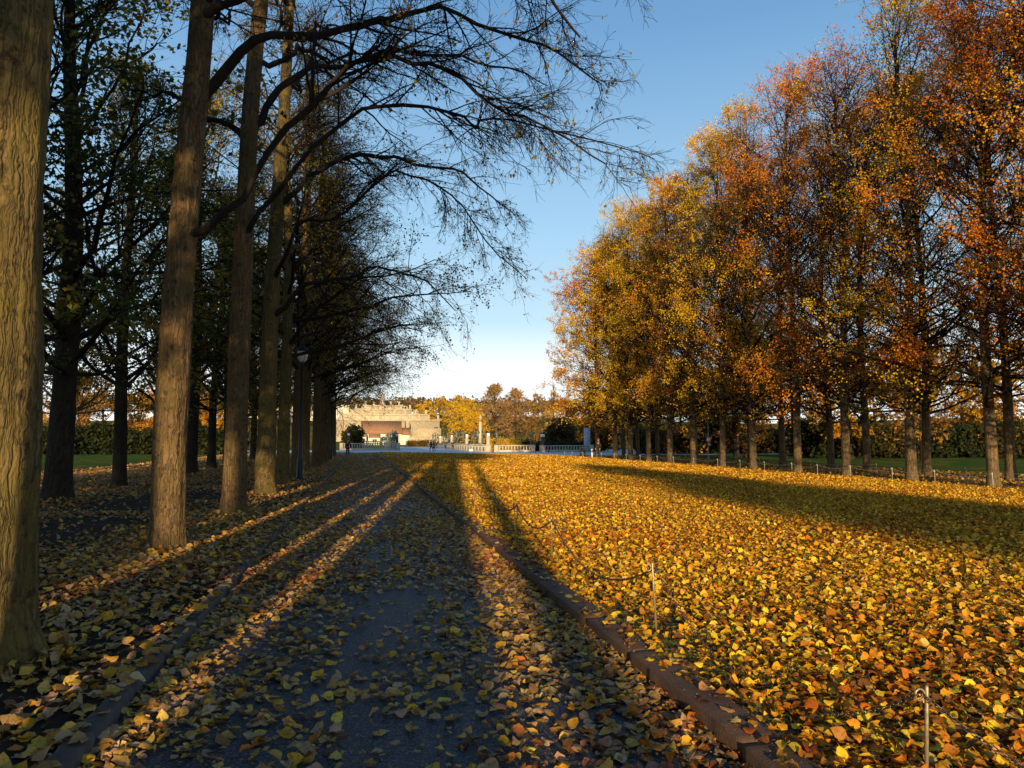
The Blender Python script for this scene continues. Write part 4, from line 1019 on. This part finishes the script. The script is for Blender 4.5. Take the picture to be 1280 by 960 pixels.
def bush(label, x, y, rx, ry, h, pal, seed, n, size, cat='shrub'):
    rng = np.random.default_rng(seed); d = nz(rng.normal(0, 1, (n, 3))); r = rng.random(n)**.4
    lump = 1+.5*fbm(d[:, 0]*2, d[:, 1]*2+d[:, 2]*2, seed, 1.4)
    pts = np.stack([d[:, 0]*r*rx*lump, d[:, 1]*r*ry*lump, h*.5+d[:, 2]*r*h*.5*lump], 1)
    t = thing('shrub', label, cat, (x, y, 0))
    link('foliage', leaf_cloud('foliage', seed, pts, 7, .25, size, pal), t); link('stems', stems(seed, np.stack([rng.uniform(-.4, .4, 9), rng.uniform(-.4, .4, 9), np.zeros(9)], 1), h*.7, .05), t)
bush('dark green rounded shrub behind the left terrace balustrade', -1.6, 141, 2.0, 2.0, 4.3, DKG, 711, 420, (.3, .55))
bush('dark brownish shrub mass left of the pale upright slab', 32.2, 119, 2.6, 3, 4.6, [(.05, .04, .014), (.10, .06, .018), (.16, .09, .02)], 712, 420, (.3, .5))
bush('dark brown bush to the right of the pale upright slab', 36.8, 112, 2.0, 2.0, 4.0, [(.06, .045, .014), (.10, .06, .018)], 713, 500, (.3, .5))

# ------------------------------------------------------------------ background trees
def far_tree(seed, H, r0, z0, width, pal, nleaf, leaf_s, nprim=36, twig=M['twig_r'], gap=.2, shape=None, up=.4, elev=(0, 65)):
    return tree_model(seed, H, r0, z0, width, nprim, pal, M['bark_dark'], leaf_n=nleaf, leaf_s=leaf_s, up=up, elev=elev, twig=twig, per2=(5, 7), per3=4, gap=gap, trunk_kw=dict(sides=8, rings=12, wob=.2), shape=shape)
dome = lambda t: np.clip(1.25*np.sqrt(np.clip(1.03-t, 0, 1))*(.7+.6*np.minimum(t, .5)), .3, 1.1)
BRIGHT = [(.72, .44, .025), (.78, .50, .03), (.66, .36, .025), (.80, .56, .05)]
TAN = [(.42, .24, .06), (.50, .30, .06), (.34, .18, .05), (.58, .36, .05)]
BARE = [(.40, .24, .10), (.46, .28, .11), (.36, .20, .08)]
bg = {'yellow': far_tree(801, 12, .25, 1.6, 5.0, BRIGHT, 6, (.28, .46), shape=dome), 'yellow_tall': far_tree(802, 16, .3, 2.5, 5.2, BRIGHT[:3]+TAN[:2], 5, (.28, .46), shape=dome),
      'tan': far_tree(803, 15, .28, 2.0, 4.6, TAN, 4.5, (.24, .42), gap=.3, shape=dome), 'bare': far_tree(804, 16, .32, 2.2, 6.4, BARE, 8, (.16, .30), 80, gap=.15, shape=lambda t: np.clip(1.1*np.sqrt(np.clip(1.03-t, 0, 1))*(.8+.6*np.minimum(t, .5)), .45, 1.1), up=.5, elev=(5, 75)),
      'dark': far_tree(805, 11, .25, .8, 4.2, [(.05, .035, .014), (.09, .055, .018), (.16, .09, .02), (.05, .045, .014)], 5, (.26, .44), shape=dome), 'spindly': far_tree(806, 17, .2, 5, 2.6, BARE+TAN[:1], 1.2, (.14, .26), 40, gap=.5, up=.8, elev=(35, 75))}
def bgt(kind, x, y, z, s, label, col=(1, 1, 1), zs=1, group='background trees beyond the bridge'):
    place_tree('autumn_tree', bg[kind], label, 'tree', (x, y, z), random.uniform(0, 6.28), s, group, col, zs=zs)
bgt('yellow', 29, 222, -.05, .92, 'bright golden rounded tree beside the stone plateau wall', zs=.95)
bgt('yellow', 33.5, 215, -.05, .75, 'lower golden tree directly left of the pale column', (1, .92, .9))
bgt('bare', 40, 224, -.05, 1.05, 'big rounded brown tree with bare branches right of the pale column')
bgt('bare', 47.5, 228, -.05, 1.0, 'second rounded brown tree with pale upright branches', (1.1, 1.0, .9))
bgt('tan', 45, 186, -.05, .86, 'tan yellow tree with drooping sides behind the sunlit balustrade')
bgt('tan', 50.5, 192, -.05, .92, 'tan orange tree just left of the tall amber avenue', (1.05, .95, .85))
bgt('spindly', 52.5, 200, -.05, 1.05, 'tall spindly tree rising bare above the tan trees')
bgt('spindly', 48.5, 205, -.05, .92, 'thin bare treetop between brown and tan trees')
bgt('tan', 41, 178, -.05, .5, 'small orange-brown tree low behind the sunlit balustrade', (.9, .75, .6))
bgt('dark', 47.5, 162, -.05, .85, 'dark shaded bushy tree below the tan trees')
bgt('dark', 42.5, 150, -.05, .72, 'smaller dark bushy tree behind the tall dark lamp pillar', (.9, .85, .8))
bgt('dark', 50, 138, -.05, .9, 'dark brown tree filling the gap left of the upright slab', (1.2, 1.0, .8))
for k, (x, y, s, kd) in enumerate([(26, 330, .95, 'yellow_tall'), (34, 300, .95, 'yellow_tall'), (42, 300, 1.0, 'yellow_tall'), (52, 320, 1.1, 'tan'), (62, 310, 1.1, 'tan'), (38, 345, 1.2, 'yellow_tall')]):
    pass
for k, (x, y, z, s, kd, lb) in enumerate([
    (38, 300, 0, 1.05, 'yellow_tall', 'tall yellow-brown tree behind the golden rounded tree'), (47, 305, 0, 1.1, 'yellow_tall', 'yellow tree left behind the big brown tree'), (43, 330, 0, 1.2, 'yellow_tall', 'yellow tree above the right corner of the plateau'),
    (58, 300, 0, 1.1, 'tan', 'tan tree half hidden behind the brown ones'), (32, 425, 9.5, 1.0, 'yellow', 'round yellow tree on the slope just right of the plateau steps'), (38, 430, 9.5, 1.15, 'yellow', 'round yellow tree second from the plateau steps on the slope'),
    (44, 428, 9.5, 1.1, 'yellow_tall', 'yellow-brown tree third from the plateau steps on the slope'), (50, 436, 9.5, 1.2, 'yellow', 'round yellow tree fourth from the plateau steps on the slope'), (57, 430, 9.5, 1.2, 'yellow_tall', 'yellow-brown tree fifth from the plateau steps on the slope'),
    (64, 440, 9.5, 1.3, 'yellow', 'yellow treetop between slope trees and brown crown'), (72, 430, 9.5, 1.2, 'tan', 'tan treetop peeping over the brown crown'), (82, 420, 9, 1.2, 'tan', 'tan tree far behind the sunlit balustrade')]):
    bgt(kd, x, y, z, s, lb)
# woods seen between the trunks on both sides
rng = np.random.default_rng(77)
WL = 'autumn tree of the wood behind the left hedge, glimpsed between trunks'
for k in range(20):
    x = -16-k*3.0+rng.normal(0, 1); y = 106+rng.uniform(0, 16)
    bgt(['tan', 'yellow', 'tan', 'bare'][k % 4], x, y, -.05, rng.uniform(.6, .85), WL, (.95, .78, .6), group='trees of the wood behind the left hedge')
WR = 'brown and golden tree of the wood beyond the far lime rows'
for k in range(30):
    if k < 12: x = 34+rng.uniform(0, 10); y = 50+k*7
    else: x = 46+(k-12)*2.9+rng.normal(0, 1.5); y = 72-(k-12)*1.6+rng.uniform(-4, 8)
    bgt(['tan', 'yellow_tall', 'dark', 'tan', 'bare', 'yellow'][k % 6], x, y, -.05, rng.uniform(.62, .9), WR, (.8, .68, .55), group='trees of the wood beyond the far lime rows')

# ------------------------------------------------------------------ stone plateau, brown-roofed building, hill town
AX = 11.3
t = thing('stone_plateau', 'stepped pale stone plateau with terrace walls and stairs rising behind the bridge', 'terrace', (AX, 360, 0))
def tier(y, hw, z0, z1, mat, posts, vents=0):
    w_ = MB(); w_.box(-hw, hw, y, y+60, z0-.5, z1-.5, .05).ob('terrace_wall', mat, t)
    MB().box(-hw-.3, hw+.3, y-.35, y+.6, z1-.502, z1+.35, .06).ob('coping', M['plateau2'], t)
    pm = MB().box(-.55, .55, -.55, .55, 0, 2.1, .1).mesh('post', M['plateau2'])
    for k in range(posts):
        x = -hw+.8+(2*hw-1.6)*k/(posts-1)
        link('post', pm, t, (x, y+.2, z1+.35))
    vm = MB().box(-.9, .9, -.12, .12, 0, 1.0, .02).mesh('vent', M['kerb_dark'])
    for k in range(vents):
        for zz in (z0+(z1-z0)*.3, z0+(z1-z0)*.62): link('vent', vm, t, (hw*(.35+.5*k/max(1, vents-1))+(zz*.3), y-.06, zz))
tier(0, 26, 0, 11.6, M['plateau'], 12, 2); tier(22, 22, 11, 15.0, M['plateau2'], 9); tier(40, 15, 14, 18.4, M['plateau'], 7); tier(56, 10, 17, 21.0, M['plateau2'], 5)
st = MB()
for k in range(26): st.box(-7, 9, -16+k*.62, -16+k*.62+.7, -.5, .45*(k+1))
st.ob('stairs', M['plateau2'], t)
for sx in (-8.2, 10.2): MB().box(sx-.8, sx+.8, -16.5, -.1, -.4, 6.0, .1).box(sx-.8, sx+.8, -8, -.12, 5.9, 11, .1).ob('stair_cheek', M['plateau'], t)
lw = MB(); lw.box(-26, 27, -26, -24.8, -.5, 3.6, .1); lw.ob('front_wall', M['plateau2'], t)
lw = MB(); lw.box(12, 25.5, -12, -9, -.5, 7.4, .1); lw.ob('side_wall', M['plateau'], t)
o = MB().lathe([(1.7, 20.5), (1.6, 23), (1.35, 27), (1.0, 29.2), (.3, 30.2)], 14).mesh('carved_column', mk_stone('monolith_stone', (.34, .25, .17)), True)
tag(link('carved_column', o, None, (AX+.8, 450, 0)), 'brownish carved monolithic column on top of the stepped stone plateau', 'column')
def lump_group(x, y, z, s, label):
    rg = np.random.default_rng(int(x*7+y)); t = thing('granite_sculpture', label, 'sculpture', (x, y, z), 0, 'granite groups on the plateau')
    MB().box(-.9, .9, -.7, .7, 0, .7, .05).ob('plinth', M['plateau'], t)
    J = {'root': (0, 0, .9, .55, .5), 'mid': (.1, 0, 1.7, .5, .45), 'top': (-.1, 0, 2.3, .3), 'head': (-.1, -.05, 2.65, .22), 'side': (.55, -.1, 1.3, .3), 'side_top': (.7, -.1, 1.95, .2)}
    skin_body('figures', J, [('root', 'mid'), ('mid', 'top'), ('top', 'head'), ('root', 'side'), ('side', 'side_top')], M['plateau2'], t, 1)
    t.scale = (s, s, s)
k = 0
for y, z, hw, nn in [(384, 15.1, 20, 6), (403, 18.5, 13, 5)]:
    for j in range(nn):
        lump_group(AX-hw+2*hw*(j+.5)/nn, y, z, 1.05, f'granite figure group, {ORD[k]} counted left to right, on the {"lower" if nn == 6 else "upper"} plateau step'); k += 1
    k = 0
t = thing('park_building', 'long low building with a brown roof before the stone plateau', 'building', (0, 300, 0))
MB().box(.6, 15.4, 0, 8, -.3, 4.7, .03).box(15.4, 19, .6, 8, -.3, 4.2, .03).ob('wall', M['white'], t)
def gable(x0, x1, y0, y1, z0, z1, mat):
    b = MB(); ym = (y0+y1)/2
    b.add([(x0, y0, z0), (x1, y0, z0), (x1, y1, z0), (x0, y1, z0), (x0, ym, z1), (x1, ym, z1), (x0, y0, z0-.25), (x1, y0, z0-.25), (x1, y1, z0-.25), (x0, y1, z0-.25)],
          [(0, 1, 5, 4), (2, 3, 4, 5), (0, 4, 3), (1, 2, 5), (0, 6, 7, 1), (2, 8, 9, 3), (1, 7, 8, 2), (3, 9, 6, 0), (6, 9, 8, 7)]); return b
gable(-.2, 16.0, -.8, 9, 4.72, 9.6, M['roof']).ob('roof', M['roof'], t); gable(15.9, 19.6, -.4, 8.4, 4.3, 6.9, M['roof']).ob('roof', M['roof'], t)
wm = MB().box(-.7, .7, -.08, .05, 0, 1.7, .02).mesh('window', M['winglass']); fmm = MB().box(-.85, .85, -.10, .02, -.15, 0, .02).box(-.85, .85, -.10, .02, 1.7, 1.85, .02).box(-.85, -.7, -.10, .02, 0, 1.7, .01).box(.7, .85, -.10, .02, 0, 1.7, .01).mesh('window_frame', M['plain_w'])
for k in range(6):
    wo = link('window', wm, t, (2+k*2.3, 0, 1.6)); link('window_frame', fmm, wo)
MB().box(5, 6.2, -.12, .06, -.3, 2.4, .03).ob('door', M['roof'], t)
for x, y, w_, h_, lb in [(3.0, 292, 4.2, 3.0, 'small cream kiosk before the brown-roofed building'), (-1.0, 296, 3.0, 3.4, 'narrow cream shed at the left end of the brown-roofed building')]:
    t = thing('kiosk', lb, 'kiosk', (x, y, 0)); MB().box(0, w_, 0, 3, -.3, h_, .04).ob('wall', M['white'], t); gable(-.2, w_+.2, -.3, 3.3, h_+.02, h_+1.2, M['white']).ob('roof', M['roof'], t)
    MB().box(w_*.3, w_*.7, -.06, .05, 1, 2.2, .02).ob('window', M['winglass'], t)
hn = ['white', 'cream', 'ochre', 'pale grey', 'pale yellow', 'buff', 'ivory', 'sand-coloured']
for k in range(16):
    x = -95+k*8.5+rng.normal(0, 1.5); y = 560+rng.uniform(0, 160); z = 19+(y-560)*.075+rng.uniform(-1, 1)
    t = thing('house', f'tiny {hn[k % 8]} house with {"brown" if k < 8 else "dark"} roof on the distant hillside above the plateau', 'house', (x, y, z), rng.uniform(-.4, .4), 'houses on the distant hillside')
    c = [(.8, .78, .74), (.74, .66, .48), (.55, .36, .14), (.55, .55, .54), (.72, .62, .35), (.58, .46, .30), (.78, .74, .62), (.60, .50, .34)][k % 8]; wl = rng.uniform(6, 10); hh = rng.uniform(4, 7)
    MB().box(0, wl, 0, 7, -6, hh, .05).ob('wall', cloth(c), t); gable(-.4, wl+.4, -.5, 7.5, hh+.02, hh+2.8, M['roof']).ob('roof', M['roof'] if k < 8 else M['kerb_dark'], t)
    for j in range(3):
        MB().box(wl*(.2+.3*j)-.5, wl*(.2+.3*j)+.5, -.08, .05, hh-2.6, hh-1.2, .02).ob('window', M['winglass'], t)
rg = np.random.default_rng(88); n = 2600
x = rg.uniform(-260, 330, n); y = rg.uniform(640, 1000, n); z = 26+(y-640)*.05
pts = np.stack([x, y, z+rg.random(n)*11], 1)
stuff(link('distant_woods', leaf_cloud('distant_woods', 88, pts, 6, 2.0, (2.0, 4.2), [(.10, .07, .03), (.16, .10, .04), (.22, .14, .05), (.08, .07, .035)])))
